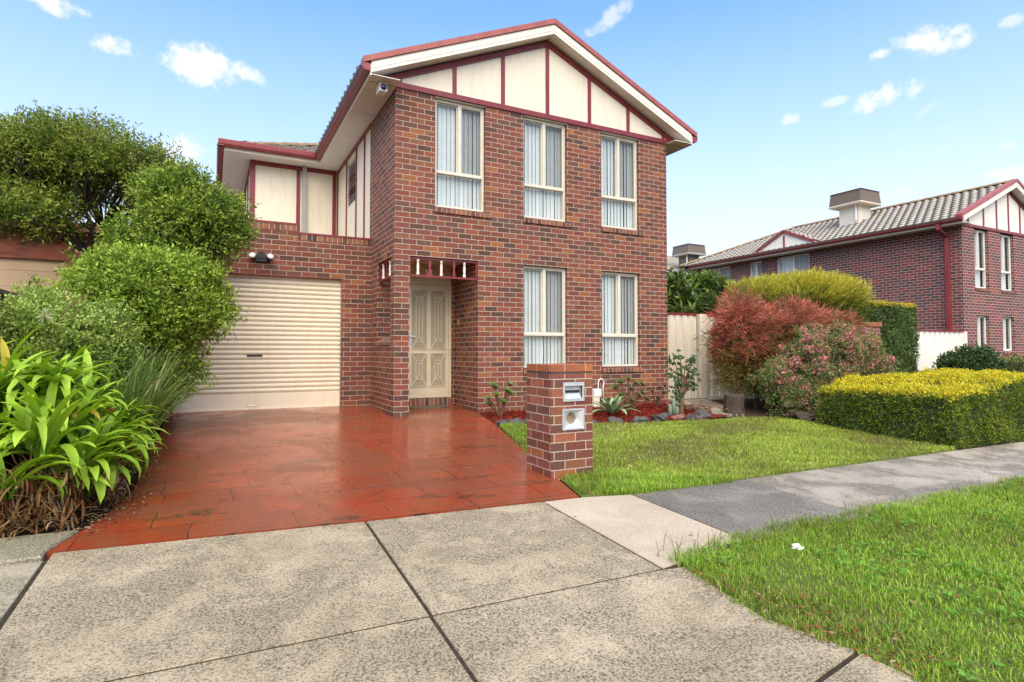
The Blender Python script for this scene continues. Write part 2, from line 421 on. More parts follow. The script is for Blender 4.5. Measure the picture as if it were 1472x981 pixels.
def add_slab(mb, poly, dz, thick, inset, m):
    n = len(poly); cx = sum(p[0] for p in poly) / n; cy = sum(p[1] for p in poly) / n
    if inset > 0:
        inn = []
        for i in range(n):
            a = Vector(poly[i - 1]); q = Vector(poly[i]); c = Vector(poly[(i + 1) % n])
            e1 = (q - a).normalized(); e2 = (c - q).normalized()
            n1 = Vector((-e1.y, e1.x)); n2 = Vector((-e2.y, e2.x)); k = (n1 + n2); k = k / max(.3, k.length_squared) * 2
            inn.append(q + k * inset)
        pts = [(q[0], q[1], float(gz(q[0], q[1])) + dz) for q in inn] + [(q[0], q[1], float(gz(q[0], q[1])) + dz - .011) for q in poly]
        b = mb.add(pts, [tuple(range(n))] + [(i, i + n, (i + 1) % n + n, (i + 1) % n) for i in range(n)], m)
        if thick: mb.add([(q[0], q[1], float(gz(q[0], q[1])) + dz - .011) for q in poly] + [(q[0], q[1], float(gz(q[0], q[1])) + dz - thick) for q in poly], [(i, i + n, (i + 1) % n + n, (i + 1) % n) for i in range(n)], m)
    else:
        pts = [(q[0], q[1], float(gz(q[0], q[1])) + dz) for q in poly]
        mb.add(pts, [tuple(range(n))], m)
        if thick: mb.add(pts + [(q[0], q[1], q[2] - thick) for q in pts], [(i, i + n, (i + 1) % n + n, (i + 1) % n) for i in range(n)], m)

# one big ground sheet out to the horizon
xs = np.unique(np.concatenate([np.linspace(-900, -40, 8), np.linspace(-40, -8, 9), np.linspace(-8, 24, 33), np.linspace(24, 60, 8), np.linspace(60, 900, 8)]))
ys = np.unique(np.concatenate([np.linspace(-300, -20, 6), np.linspace(-20, 2, 23), np.linspace(2, 60, 12), np.linspace(60, 1500, 8)]))
X, Y = np.meshgrid(xs, ys, indexing='ij')
V = np.stack([X, Y, gz(X, np.maximum(Y, -12)) - .035], -1).reshape(-1, 3)
ii, jj = np.meshgrid(np.arange(len(xs) - 1), np.arange(len(ys) - 1), indexing='ij'); b0 = (ii * len(ys) + jj).ravel()
np_mesh('ground', V, np.stack([b0, b0 + len(ys), b0 + len(ys) + 1, b0 + 1], 1), M['soil'])
tag(bpy.data.objects['ground'], kind='structure')

DRIVE = [(-3.40, -4.53), (-1.53, -4.705), (.233, -4.83), (.36, -4.32), (1.18, -1.24), (1.33, -.5), (1.44, .02), (1.44, 1.14), (.05, 1.14), (.05, 1.66), (-3.12, 1.66), (-3.10, -3.2), (-3.20, -3.88)]
sheet('driveway', DRIVE, .012, M['drive'], .12)
pv = MB()
def shrink(poly, e):
    n = len(poly); out = []
    for i in range(n):
        a, q, c = Vector(poly[i - 1]), Vector(poly[i]), Vector(poly[(i + 1) % n]); e1 = (q - a).normalized(); e2 = (c - q).normalized()
        k = Vector((-e1.y, e1.x)) + Vector((-e2.y, e2.x)); k = k / max(.3, k.length_squared) * 2; q = q + k * e; out.append((q.x, q.y))
    return out
g = .006
SL = [  # crossover and footpath slabs, each its own cast piece with a tooled edge
    ([(-3.36, -6.17), (-1.57, -6.225), (-1.54, -4.725), (-3.37, -4.545)], 0),
    ([(-1.555, -6.225), (-.15, -6.27), (-.12, -4.825), (-1.525, -4.727)], 0),
    ([(-.135, -6.27), (.70, -6.14), (.69, -4.95), (.25, -4.85), (-.105, -4.827)], 1),
    ([(.715, -6.14), (2.03, -6.16), (2.03, -4.975), (.70, -4.952)], 2),
    ([(2.045, -6.16), (3.22, -6.17), (3.15, -4.985), (2.045, -4.977)], 3),
    ([(3.235, -6.17), (4.60, -6.185), (4.36, -5.005), (3.165, -4.987)], 3),
    ([(4.615, -6.185), (5.95, -6.20), (5.75, -5.02), (4.375, -5.007)], 3),
    ([(5.965, -6.20), (7.35, -6.22), (7.2, -5.05), (5.765, -5.022)], 3),
    ([(7.365, -6.22), (8.9, -6.24), (8.8, -5.07), (7.215, -5.052)], 3),
    ([(-3.40, -10.5), (-1.66, -10.5), (-1.575, -6.24), (-3.37, -6.185)], 0),
    ([(-1.645, -10.5), (-.40, -10.5), (-.37, -7.40), (.03, -7.33), (-.09, -6.95), (-.01, -6.305), (-.165, -6.285), (-1.56, -6.24)], 0),
    ([(-.385, -10.5), (.3, -10.5), (.05, -7.6), (.035, -7.35), (-.355, -7.415)], 0),
    ([(-5.2, -6.14), (-3.385, -6.17), (-3.385, -4.66), (-5.2, -4.62)], 4),
    ([(-7.2, -6.12), (-5.215, -6.14), (-5.215, -4.62), (-7.2, -4.60)], 4),
]
for poly, m in SL: add_slab(pv, [shrink(poly, .0005)[i] for i in range(len(poly))], .008, .1, .005, m)
M['joint'] = soil('joint_dirt', (.03, .024, .016), (.08, .064, .042), 20)
M['conc_moss'] = concrete('mossy_concrete', (.30, .27, .19), (.40, .35, .25), (.07, .065, .03), .8, False, .6)
pv.poly([(x, y, float(gz(x, y)) + .0015) for x, y in [(-7.1, -4.68), (-3.4, -4.68), (-3.35, -4.60), (-1.53, -4.78), (.25, -4.90), (8.8, -5.10), (8.8, -6.20), (.7, -6.10), (.0, -6.28), (-.10, -6.95), (.03, -7.34), (.04, -7.6), (.28, -10.4), (-3.4, -10.4), (-3.38, -6.12), (-7.1, -6.10)]], 5)
tag(pv.build('footpath', [M['conc'], M['conc_beige'], M['conc_dark'], M['conc_grey'], M['conc_moss'], M['joint']]), kind='structure')
kb = MB(); add_slab(kb, [(-6.5, -4.615), (-3.405, -4.62), (-3.405, -4.52), (-3.30, -4.16), (-6.5, -4.10)], .022, .12, .012, 0)
tag(kb.build('kerb', M['conc_moss']), kind='structure')
sheet('lawn_ground', [(1.2, -1.28), (.26, -4.84), (.70, -4.94), (5.74, -5.0), (5.9, -4.95), (6.25, -3.1), (5.9, -2.1), (4.5, -1.95), (3.4, -1.75)], .0, M['turf'])
sheet('verge_ground', [(.0, -6.28), (-.09, -6.95), (.05, -7.36), (.06, -7.6), (.3, -10.5), (12, -10.5), (12, -6.29), (8.9, -6.25), (.7, -6.15)], .0, M['turf'])
sheet('mulch_ground', [(1.46, .0), (1.2, -1.24), (3.4, -1.72), (4.6, -1.92), (5.4, -1.75), (5.61, .0)], .004, M['mulch_base'])
sheet('path', [(5.5, .38), (5.3, -1.5), (5.75, -1.75), (6.3, -1.0), (6.9, .3)], .01, M['conc_grey'], .06)

# ------------------------------------------------------------------ building pieces
def tile_roof(P0, U, S, umin, umax, H, wide=.24, step=.31, amp=.030, seg=6):
    """overlapping roof tiles as real relief: P0 eave corner, U along the eave, S up the slope, u limits as functions of the slope distance"""
    P0 = Vector(P0); U = Vector(U).normalized(); S = Vector(S).normalized(); Nn = U.cross(S).normalized()
    V = []; F = []; r = 0; s = 0.0
    while s < H - .02:
        s1 = min(s + step, H)
        a = max(umin(s), umin(s1)) if False else umin((s + s1) / 2); b = umax((s + s1) / 2)
        if b - a > .05:
            n = max(2, int((b - a) / wide * seg)); us = np.linspace(a, b, n + 1)
            ph = .5 * (r % 2)
            wv = amp * np.clip(np.cos(2 * np.pi * (us / wide + ph)), -.25, 1)
            base = len(V)
            lo = max(umin(s), a) ; 
            for k, u in enumerate(us):
                for (ss, hh) in ((s, -.014), (s, .040), (s1, .0)):
                    V.append(P0 + U * float(u) + S * ss + Nn * (hh + (float(wv[k]) if hh >= 0 else 0)))
            for k in range(n):
                q = base + 3 * k
                F.append((q, q + 3, q + 4, q + 1)); F.append((q + 1, q + 4, q + 5, q + 2))
        s += step; r += 1
    return np.array([tuple(v) for v in V]), np.array(F)

def ridge_caps(mb, a, b, r=.12, step=.40):
    a = Vector(a); b = Vector(b); L = (b - a).length; d = (b - a).normalized(); n = int(L / step)
    sd = d.cross(Vector((0, 0, 1))).normalized(); up = sd.cross(d).normalized()
    for i in range(n):
        p = a + d * (i * L / n); q = a + d * ((i + 1.12) * L / n)
        pts = []
        for (c, rr) in ((p, r * 1.06), (q, r * .92)):
            for j in range(7):
                t = math.pi * j / 6
                pts.append(c + sd * (math.cos(t) * rr) + up * (math.sin(t) * rr * .62))
        mb.add(pts, [(j, j + 1, j + 8, j + 7) for j in range(6)] + [tuple(range(6, -1, -1))])

def window(root, Mx, u0, u1, z0, z1, name='window', split=.325, kind='slider', sill=True, fr='alu', seed=0, d=.062, blind='slats'):
    """aluminium window set back in its opening: frame, panes, fly screen, vertical blind, brick sill"""
    rr = random.Random(seed); e = .004; f = .037
    z0f = z0 + (.012 if sill else .004); mb = MB(Mx)
    u0 += e; u1 -= e; z1 -= e
    mb.box(u0, u0 + f, d, d + .07, z0f, z1); mb.box(u1 - f, u1, d, d + .07, z0f, z1)
    mb.box(u0 + f, u1 - f, d, d + .07, z0f, z0f + f); mb.box(u0 + f, u1 - f, d, d + .07, z1 - f, z1)
    zt = z0f + (z1 - z0f) * split if split else z0f + f; um = (u0 + u1) / 2
    if split:
        mb.box(u0 + f, u1 - f, d - .004, d + .066, zt - .018, zt + .022)
        mb.box(u0 + f, u1 - f, d + .02, d + .05, zt - .030, zt - .0185)
    zb = zt + (.022 if split else .0)
    if kind == 'slider':
        mb.box(um - .024, um + .024, d + .004, d + .06, zb, z1 - f)
        for (a, b, dd) in ((u0 + f, um - .024, .036), (um + .024, u1 - f, .014)):
            mb.box(a, a + .018, d + dd, d + dd + .018, zb, z1 - f); mb.box(b - .018, b, d + dd, d + dd + .018, zb, z1 - f)
            mb.box(a + .018, b - .018, d + dd, d + dd + .018, zb, zb + .02); mb.box(a + .018, b - .018, d + dd, d + dd + .018, z1 - f - .02, z1 - f)
    w = mb.build(name, M[fr], root)
    def pane(a, b, c, dd, dep, nm, mat):
        q = MB(Mx); q.quad((a, dep, c), (b, dep, c), (b, dep, dd), (a, dep, dd)); return q.build(nm, M[mat], w)
    if split: pane(u0 + f, u1 - f, z0f + f, zt - .031, d + .033, 'pane', 'glass')
    if kind == 'slider':
        pane(u0 + f + .018, um - .042, zb + .02, z1 - f - .02, d + .043, 'pane', 'glass')
        pane(um + .042, u1 - f - .018, zb + .02, z1 - f - .02, d + .034, 'pane', 'glass')
        pane(um + .042, u1 - f - .018, zb + .02, z1 - f - .02, d + .018, 'fly_screen', 'screen')
    else:
        pane(u0 + f, u1 - f, zb + .001, z1 - f, d + .033, 'pane', 'glass')
    q = MB(Mx)
    if blind == 'slats':
        u = u0 + .02
        while u < u1 - .05:
            a = R(rr.uniform(3, 24)); c = u + .042; hw = .0425
            dx, dy = math.cos(a) * hw, math.sin(a) * hw; D = d + .11
            q.add([(c - dx, D - dy, z0f + .02), (c + dx, D + dy, z0f + .02), (c + dx, D + dy, z1 - .06), (c - dx, D - dy, z1 - .06)], [(0, 1, 2, 3)])
            u += .079 + rr.uniform(-.006, .006)
        q.box(u0, u1, d + .075, d + .125, z1 - .06, z1 - .005)
    else:
        n = 40; D = d + .14
        for k in range(n):
            a, b = u0 + (u1 - u0) * k / n, u0 + (u1 - u0) * (k + 1) / n
            f1, f2 = .02 * math.sin(k * 1.3 + rr.random() * .5), .02 * math.sin((k + 1) * 1.3 + rr.random() * .5)
            q.add([(a, D + f1, z0f), (b, D + f2, z0f), (b, D + f2, z1), (a, D + f1, z1)], [(0, 1, 2, 3)])
    q.build('blind' if blind == 'slats' else 'curtain', M['blind'] if blind == 'slats' else M['curtain'], w)
    if sill:
        s = MB(Mx)
        s.prism([(u0 - .015, -.028, z0 - .095), (u1 + .09, -.028, z0 - .095), (u1 + .09, -.032, z0 - .022), (u0 - .015, -.032, z0 - .022)], (0, .0275, 0))
        # sloped top tread running back to the frame
        s.add([(u0 + .002, -.03, z0 - .022), (u1 - .002, -.03, z0 - .022), (u1 - .002, .13, z0 + .01), (u0 + .002, .13, z0 + .01)], [(0, 1, 2, 3)])
        s.build('sill', M['brick_sill'], w)
    return w

def gable_front(root, X0, X1, Z, y, dz, posts, body_top, cream='cream'):
    """half-timbered gable over a brick front: X0..X1 brick width, Z wall top, y wall face"""
    k = .437; xa = X0 - .42; xb = X1 + .41; xm = (xa + xb) / 2; zb = Z + .02
    apex = zb + k * (xm - xa)
    t = MB(); t.prism([(xa + .12, y - .006, zb + .04), (xb - .12, y - .006, zb + .04), (xm, y - .006, apex - .02)], (0, .10, 0)); t.build('gable_panel', M[cream], root)
    yt = y - .028
    b = MB(); b.box(xa, xb, yt, y - .0065, Z, Z + .085); b.build('trim_board', M['maroon'], root)
    h = .095
    for sgn in (-1, 1):
        x_out = xa if sgn < 0 else xb
        b = MB(); P = [(x_out + sgn * .0, yt - .003, zb + .0), (xm, yt - .003, apex), (xm, yt - .003, apex - h * 1.05), (x_out - sgn * .2, yt - .003, zb - .0)]
        P = [(x_out, yt - .003, zb + .002), (x_out - sgn * h / k, yt - .003, zb + .002), (xm, yt - .003, apex - h), (xm, yt - .003, apex)]
        if sgn > 0: P = P[::-1]
        b.prism(P, (0, .0245, 0)); b.build('trim_board', M['maroon'], root)
    for px in posts:
        top = min(apex - h - .005, zb + k * (min(px + .035, 2 * xm - px + .035) - xa) - h)
        b = MB(); b.box(px - .035, px + .035, yt + .004, y - .0065, Z + .0855, top); b.build('trim_board', M['maroon'], root)
    # raked soffit, barge boards and capping in front of the gable
    yf = y - .26
    so = MB(); ba = MB(); cp = MB()
    for sgn in (-1, 1):
        xo = xa - .03 if sgn < 0 else xb + .03; zo = Z + .04
        za = zo + k * abs(xm - xo)
        P = [(xo, yf + .02, zo), (xm, yf + .02, za), (xm, y + .02, za), (xo, y + .02, zo)]
        so.poly(P if sgn > 0 else P[::-1])
        bx = [(xo, yf, zo - .006), (xm, yf, za - .006), (xm, yf, za + .165), (xo, yf, zo + .165)]
        ba.prism(bx if sgn < 0 else bx[::-1], (0, .022, 0))
        for gq in (.05, .10):      # grooves of the barge moulding read as raised beads
            bd = [(xo, yf - .006, zo + gq), (xm, yf - .006, za + gq), (xm, yf - .006, za + gq + .045), (xo, yf - .006, zo + gq + .045)]
            ba.prism(bd if sgn < 0 else bd[::-1], (0, .0055, 0))
        x2 = xo + sgn * .13; z2 = zo - k * .13
        cq = [(x2, yf - .03, z2 + .168), (xm, yf - .03, za + .168), (xm, yf - .03, za + .26), (x2, yf - .03, z2 + .26)]
        cp.prism(cq if sgn < 0 else cq[::-1], (0, .20, 0))
    so.build('raked_soffit', M['soffit'], root); ba.build('barge_board', M['white'], root); cp.build('barge_capping', M['barge_cap'], root)
    return xm, apex

def eave_side(root, xw, y0, y1, Z, sgn=-1, gname='gutter', front_cap=True, joints=(), corner=0):
    """flat boxed eave along a side wall (overhang .45), fascia and gutter"""
    xo = xw + sgn * .45
    so = MB(); so.box(min(xw, xo), max(xw, xo), y0, y1, Z, Z + .012)
    for j in joints: so.box(min(xw, xo) + .01, max(xw, xo) - .01, j - .012, j + .012, Z - .004, Z - .0005)
    if corner: so.box(min(xw, xo), max(xw, xo), y1 + .0005, corner, Z, Z + .012)
    so.build('soffit', M['soffit'], root)
    f = MB(); a, b = sorted((xo, xo + sgn * .018)); f.box(a, b, y0, y1, Z - .015, Z + .155); f.build('fascia', M['white'], root)
    gq = MB(); a = xo + sgn * .0185
    prof = [(a, Z + .045), (a + sgn * .085, Z + .045), (a + sgn * .115, Z + .085), (a + sgn * .12, Z + .165), (a + sgn * .10, Z + .185), (a + sgn * .10, Z + .16), (a, Z + .15)]
    if sgn < 0: prof = prof[::-1]
    gq.prism([(p[0], y0 - .02, p[1]) for p in prof], (0, y1 - y0 + .02, 0)); gq.build(gname, M['maroon_metal'], root)

def roof_mesh(root, parts, mat):
    V = []; F = []; n = 0
    for (v, f) in parts:
        V.append(v); F.append(f + n); n += len(v)
    F = np.concatenate(F)
    return np_mesh('roof', np.concatenate(V), F, [mat, M['tile_dark']], root, mi=1 - np.arange(len(F)) % 2)  # lip faces take the dark colour: lap shade and edge dirt together

# ------------------------------------------------------------------ the house
H = 5.25
house = empty('brick_house', (2.8, 5, 0), 'two-storey red brick house with roller garage door and half-timbered cream gable', 'house')
WX = [(.667, 1.572), (2.317, 3.222), (3.997, 4.902)]
holes = [(.244, 1.442, -.3, 2.57)] + [(a, b, 3.412, H) for a, b in WX] + [(a, b, .739, 2.565) for a, b in WX[1:]]
w = MB(); wall(w, 0, 5.611, -.3, H, .11, holes, face_y(0))
# left flank: porch side, then the two-storey return
wall(w, -1.51, -.11, -.3, 3.052, .11, [(-1.08, -.22, 1.2, 2.57)], face_x(0))
wall(w, -1.664, -.11, 3.052, H, .11, [], face_x(0))
wall(w, -10, -1.664, -.3, 3.06, .11, [], face_x(.004))
# right flank and back
w.box(5.50, 5.611, .1105, 10, -.3, H); w.box(.0, 5.499, 9.89, 10, -.3, H)
# porch recess: right cheek, back wall either side of the door, left return, ceiling slab above is a part of its own
w.box(1.442, 1.55, .1105, 1.20, -.3, 2.75)
w.box(.1105, .505, 1.09, 1.20, -.3, 2.75); w.box(1.375, 1.4415, 1.09, 1.20, -.3, 2.75); 
w.build('wall', M['brick'], house)
gw = MB(); wall(gw, -3.40, -.0015, -.3, 3.052, .11, [(-3.07, -.522, -.3, 2.311)], face_y(1.512))
gw.box(-3.40, -1.261, 1.512, 1.622, 3.0525, 3.20)
gw.box(-3.40, -3.29, 1.6225, 9, -.3, 3.2)
gw.build('garage_wall', M['brick'], house)
cpp = MB(); cpp.box(-1.262, .0, 1.50, 1.634, 3.0525, 3.083); cpp.box(-3.41, -1.262, 1.50, 1.634, 3.2005, 3.23); cpp.box(-1.261, -1.231, 1.50, 1.634, 3.0835, 3.23)
cpp.build('parapet_capping', M['maroon'], house)
hdr = MB()   # soldier course below the capping
hdr.box(-1.259, -.002, 1.508, 1.5118, 2.95, 3.05); hdr.box(-3.399, -1.262, 1.508, 1.5118, 3.095, 3.198)
hdr.build('soldier_course', M['brick_sill'], house)
gr = MB(); gr.box(-3.28, -.01, 1.63, 9, 2.88, 2.94); gr.build('garage_roof', M['pvc'], house)
# lintels
ln = MB(); ln.box(-3.10, -.50, 1.505, 1.60, 2.3115, 2.322); ln.build('lintel', M['maroon'], house)
for i, (a, b) in enumerate(WX):
    window(house, face_y(0), a, b, 3.412, H - .02, seed=i)
    hd = MB(); hd.box(a + .002, b - .002, .006, .10, H - .0195, H - .001); hd.build('window_head', M['alu'], house)
for i, (a, b) in enumerate(WX[1:]): window(house, face_y(0), a, b, .739, 2.565, seed=10 + i)
gable_front(house, 0, 5.611, H, 0, 0, [.063, .997, 1.90, 2.80, 3.719, 4.631, 5.52], 0)
eave_side(house, 0, -.26, 4.43, H, -1, joints=(1.3, 2.5, 3.5), corner=4.9)
eave_side(house, 5.611, -.26, 10.3, H, 1)
xm = 2.81
k = .44; S = math.sqrt(1 + k * k); zE = H + .125
parts = [tile_roof((-.60, 10.3, zE), (0, -1, 0), (1, 0, k), lambda s: 0, lambda s: 10.45, (xm + .60) * S),
         tile_roof((6.22, -.15, zE), (0, 1, 0), (-1, 0, k), lambda s: 0, lambda s: 10.45, (6.22 - xm) * S)]
# roof over the back room at the left: front slope, hip end, back slope
parts += [tile_roof((-2.50, 4.43, zE), (1, 0, 0), (0, 1, k), lambda s: s / S, lambda s: 1.95 + s / S, 2.8 * S),
          tile_roof((-2.50, 10.03, zE), (0, -1, 0), (1, 0, k), lambda s: s / S, lambda s: 5.6 - s / S, 2.8 * S),
          tile_roof((-.4, 10.03, zE), (-1, 0, 0), (0, -1, k), lambda s: -s / S, lambda s: 2.1 - s / S, 2.8 * S)]
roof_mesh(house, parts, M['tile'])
zr = zE + k * (xm + .60) + .02
for a, b in (((xm, -.2, zr), (xm, 10.3, zr)), ((-2.2, 4.73, zE + .10), (.3, 7.23, zE + k * 2.8 + .04)), ((-2.5, 10.03, zE + .04), (.3, 7.23, zE + k * 2.8 + .04)), ((.3, 7.23, zE + k * 2.8 + .03), (2.4, 7.23, zE + k * 2.8 + .03))):
    rc = MB(); ridge_caps(rc, a, b); rc.build('ridge_cap', M['ridge'], house)
bk = MB(); bk.prism([(5.6, 9.99, H), (.02, 9.99, H), (2.81, 9.99, H + 1.35)], (0, -.05, 0)); bk.build('gable_panel', M['cream'], house)
# back room over the garage: fibre-cement panels with maroon cover boards
YB = 4.9
pn = MB(); pn.box(-1.84, -.0015, YB, YB + .1, 2.945, H); pn.box(-1.84, -1.74, YB + .101, 9.5, 2.945, H); pn.box(-1.739, .003, 9.4, 9.5, 2.945, H)
pn.build('wall_panel', M['cream'], house)
def board(x0, x1, y0, y1, z0, z1):
    b = MB(); b.box(x0, x1, y0, y1, z0, z1); b.build('trim_board', M['maroon'], house)
board(-1.865, -1.76, YB - .022, YB - .0005, 2.95, H - .1); board(-1.865, -1.8405, YB, YB + .10, 2.95, H - .1)
board(-.90, -.82, YB - .02, YB - .0005, 2.95, H - .1); board(-.105, -.03, YB - .02, YB - .0005, 2.95, H - .1)
board(-1.866, -.03, YB - .024, YB - .0004, H - .0995, H - .0005); board(-1.864, -1.8404, YB + .101, 9.5, H - .0995, H - .0005)
board(-1.862, -1.8402, YB + 1.1, YB + 1.2, 2.95, H - .1); board(-1.862, -1.8402, YB + 2.3, YB + 2.4, 2.95, H - .1)
dpn = MB(); dpn.box(-.78, -.69, YB - .095, YB - .025, 3.74, H - .005); dpn.box(-.80, -.66, YB - .105, YB - .0245, 3.66, 3.7395); dpn.build('downpipe', M['pvc'], house)
# flank of the upper floor between brick return and back room
fk = MB(); wall(fk, -YB + .002, -1.6645, 3.062, H, .09, [(-3.79, -2.89, 4.10, 5.08)], face_x(.012)); fk.build('wall_panel', M['cream'], house)
def fboard(y0, y1, z0, z1): board(-.010, .0115, y0, y1, z0, z1)
for yy in (2.14, 2.86, 3.82): fboard(yy - .03, yy + .03, 3.085, H - .08)
fboard(4.80, 4.875, 3.085, H - .08); fboard(1.665, 4.875, H - .0795, H - .0005)
lv = MB(face_x(.012)); 
for q in (-3.79, -2.93): lv.box(q, q + .04, .004, .06, 4.101, 5.079)
lv.box(-3.749, -2.931, .004, .06, 4.101, 4.14); lv.box(-3.749, -2.931, .004, .06, 5.04, 5.079)
lw = lv.build('window', M['alu'], house)
sl = MB(face_x(.012))
for i in range(13):
    z = 4.155 + i * .068
    sl.prism([(-3.745, .0, z), (-2.935, .0, z), (-2.935, .035, z + .05), (-3.745, .035, z + .05)], (0, .004, -.004), 1 if i in (3, 4, 8) else 0)
sl.build('louvre', [M['alu_white'], M['maroon']], lw)
bkp = MB(face_x(.012)); bkp.box(-3.749, -2.931, .075, .085, 4.14, 5.04); bkp.build('pane', M['dark_glass'], lw)
# eave of the back room: front and left
def eave_front(root, x0, x1, y, Z):
    so = MB(); so.box(x0, x1, y, y + .47, Z, Z + .012)
    for j in (-1.25,): so.box(j - .012, j + .012, y + .01, y + .46, Z - .004, Z - .0005)
    so.build('soffit', M['soffit'], root)
    f = MB(); f.box(x0 - .0, x1, y - .018, y - .0002, Z - .015, Z + .155); f.build('fascia', M['white'], root)
    g_ = MB(); a = y - .0185
    prof = [(a, Z + .045), (a - .085, Z + .045), (a - .115, Z + .085), (a - .12, Z + .165), (a - .10, Z + .185), (a - .10, Z + .16), (a, Z + .15)]
    g_.prism([(x0 - .13, p[0], p[1]) for p in prof], (x1 - x0 + .0, 0, 0)); g_.build('gutter', M['maroon_metal'], root)
eave_front(house, -2.37, -.4505, 4.43, H)
so = MB(); so.box(-2.37, -1.84, 4.9005, 10, H, H + .012)
for j in (5.6, 6.8): so.box(-2.36, -1.85, j - .012, j + .012, H - .004, H - .0005)
so.build('soffit', M['soffit'], house)
f = MB(); f.box(-2.388, -2.3702, 4.43, 10, H - .015, H + .155); f.build('fascia', M['white'], house)
g_ = MB(); g_.box(-2.50, -2.3885, 4.31, 10, H + .045, H + .165); g_.build('gutter', M['maroon_metal'], house)
# porch: ceiling, door, step, spindle frieze
pc = MB(); pc.box(.112, 1.4415, .112, 1.0895, 2.62, 2.66); pc.build('porch_ceiling', M['soffit'], house)
hp = MB(); hp.box(.507, 1.373, 1.085, 1.12, 2.30, 2.6195); hp.build('door_head_panel', M['door'], house)
st = MB(); st.box(.507, 1.373, 1.03, 1.19, -.1, .197); st.build('door_step', M['brick_sill'], house)
dx0, dx1, dy, dz0, dz1 = .56, 1.32, 1.075, .205, 2.245
fr = MB()
fr.box(.507, dx0 - .003, dy - .01, 1.15, .1975, 2.2995); fr.box(dx1 + .003, 1.373, dy - .01, 1.15, .1975, 2.2995); fr.box(dx0 - .002, dx1 + .002, dy - .01, 1.15, dz1 + .003, 2.2995)
fr.build('door_frame', M['door'], house)
dr = MB(); dr.box(dx0, dx1, dy, dy + .035, dz0, dz1)
door = dr.build('front_door', M['door'], house)
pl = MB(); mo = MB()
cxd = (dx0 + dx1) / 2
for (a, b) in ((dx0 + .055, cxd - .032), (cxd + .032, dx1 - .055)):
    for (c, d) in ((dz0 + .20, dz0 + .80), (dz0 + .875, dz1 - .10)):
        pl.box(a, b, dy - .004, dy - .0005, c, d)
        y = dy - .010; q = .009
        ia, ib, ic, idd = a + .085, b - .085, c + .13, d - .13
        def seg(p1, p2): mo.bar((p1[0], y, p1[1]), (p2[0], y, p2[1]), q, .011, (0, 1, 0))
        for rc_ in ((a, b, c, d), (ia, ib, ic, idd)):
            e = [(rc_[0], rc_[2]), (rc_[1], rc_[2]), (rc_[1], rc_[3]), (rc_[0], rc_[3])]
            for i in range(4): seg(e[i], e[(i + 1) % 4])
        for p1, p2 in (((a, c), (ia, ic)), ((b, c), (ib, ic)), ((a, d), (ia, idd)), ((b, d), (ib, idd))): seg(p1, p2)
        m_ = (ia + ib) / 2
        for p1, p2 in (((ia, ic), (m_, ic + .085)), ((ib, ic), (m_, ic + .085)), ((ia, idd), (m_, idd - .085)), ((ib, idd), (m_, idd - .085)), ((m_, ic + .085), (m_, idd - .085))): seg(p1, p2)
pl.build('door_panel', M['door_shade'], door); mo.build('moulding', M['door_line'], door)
hn = MB(); hn.box(dx0 + .018, dx0 + .05, dy - .012, dy - .0005, dz0 + .96, dz0 + 1.16); hn.tube([(dx0 + .034, dy - .012, dz0 + 1.10), (dx0 + .034, dy - .05, dz0 + 1.10), (dx0 + .13, dy - .05, dz0 + 1.10)], .009)
hn.build('handle', M['chrome'], door)
def frieze(Mx, u0, u1, sp, sq):
    z0, z1 = 2.245, 2.567; fz = MB(Mx)
    fz.box(u0 + .001, u1 - .001, .03, .075, z1 - .035, z1 - .001); fz.box(u0 + .001, u1 - .001, .03, .075, z0, z0 + .03)
    fz.box(u0 + .001, u0 + .03, .03, .075, z0 + .03, z1 - .035); fz.box(u1 - .03, u1 - .001, .03, .075, z0 + .03, z1 - .035)
    o = fz.build('spindle_frieze', M['maroon'], house)
    for u in sp:
        mb = MB(Mx); mb.lathe([(.026, 0), (.026, .03), (.020, .036), (.024, .046), (.016, .06), (.021, .10), (.023, .13), (.019, .18), (.0155, .215), (.021, .22), (.021, .257)], (u, .052, z0 + .0302), 12)
        mb.build('spindle', M['white'], o, True)
    for u in sq:
        mb = MB(Mx); mb.prism([(u - .024, .04, z0 + .0302), (u + .024, .04, z0 + .0302), (u + .024, .04, z0 + .09), (u + .014, .04, z0 + .14), (u + .024, .04, z1 - .09), (u + .024, .04, z1 - .0352), (u - .024, .04, z1 - .0352), (u - .024, .04, z1 - .09), (u - .014, .04, z0 + .14), (u - .024, .04, z0 + .09)], (0, .022, 0))
        mb.build('splat', M['maroon'], o)
frieze(face_y(0), .244, 1.442, (.40, .80, 1.21), (.60, 1.02))
frieze(face_x(0), -1.08, -.22, (-.86, -.44), (-.65,))
ss = MB(face_x(0)); ss.prism([(-1.09, -.02, 1.14), (-.21, -.02, 1.14), (-.21, -.02, 1.20), (-1.09, -.02, 1.20)], (0, .0185, 0)); ss.add([(-1.078, -.02, 1.2005), (-.222, -.02, 1.2005), (-.222, .112, 1.26), (-1.078, .112, 1.26)], [(0, 1, 2, 3)])
ss.build('sill', M['brick_sill'], house)
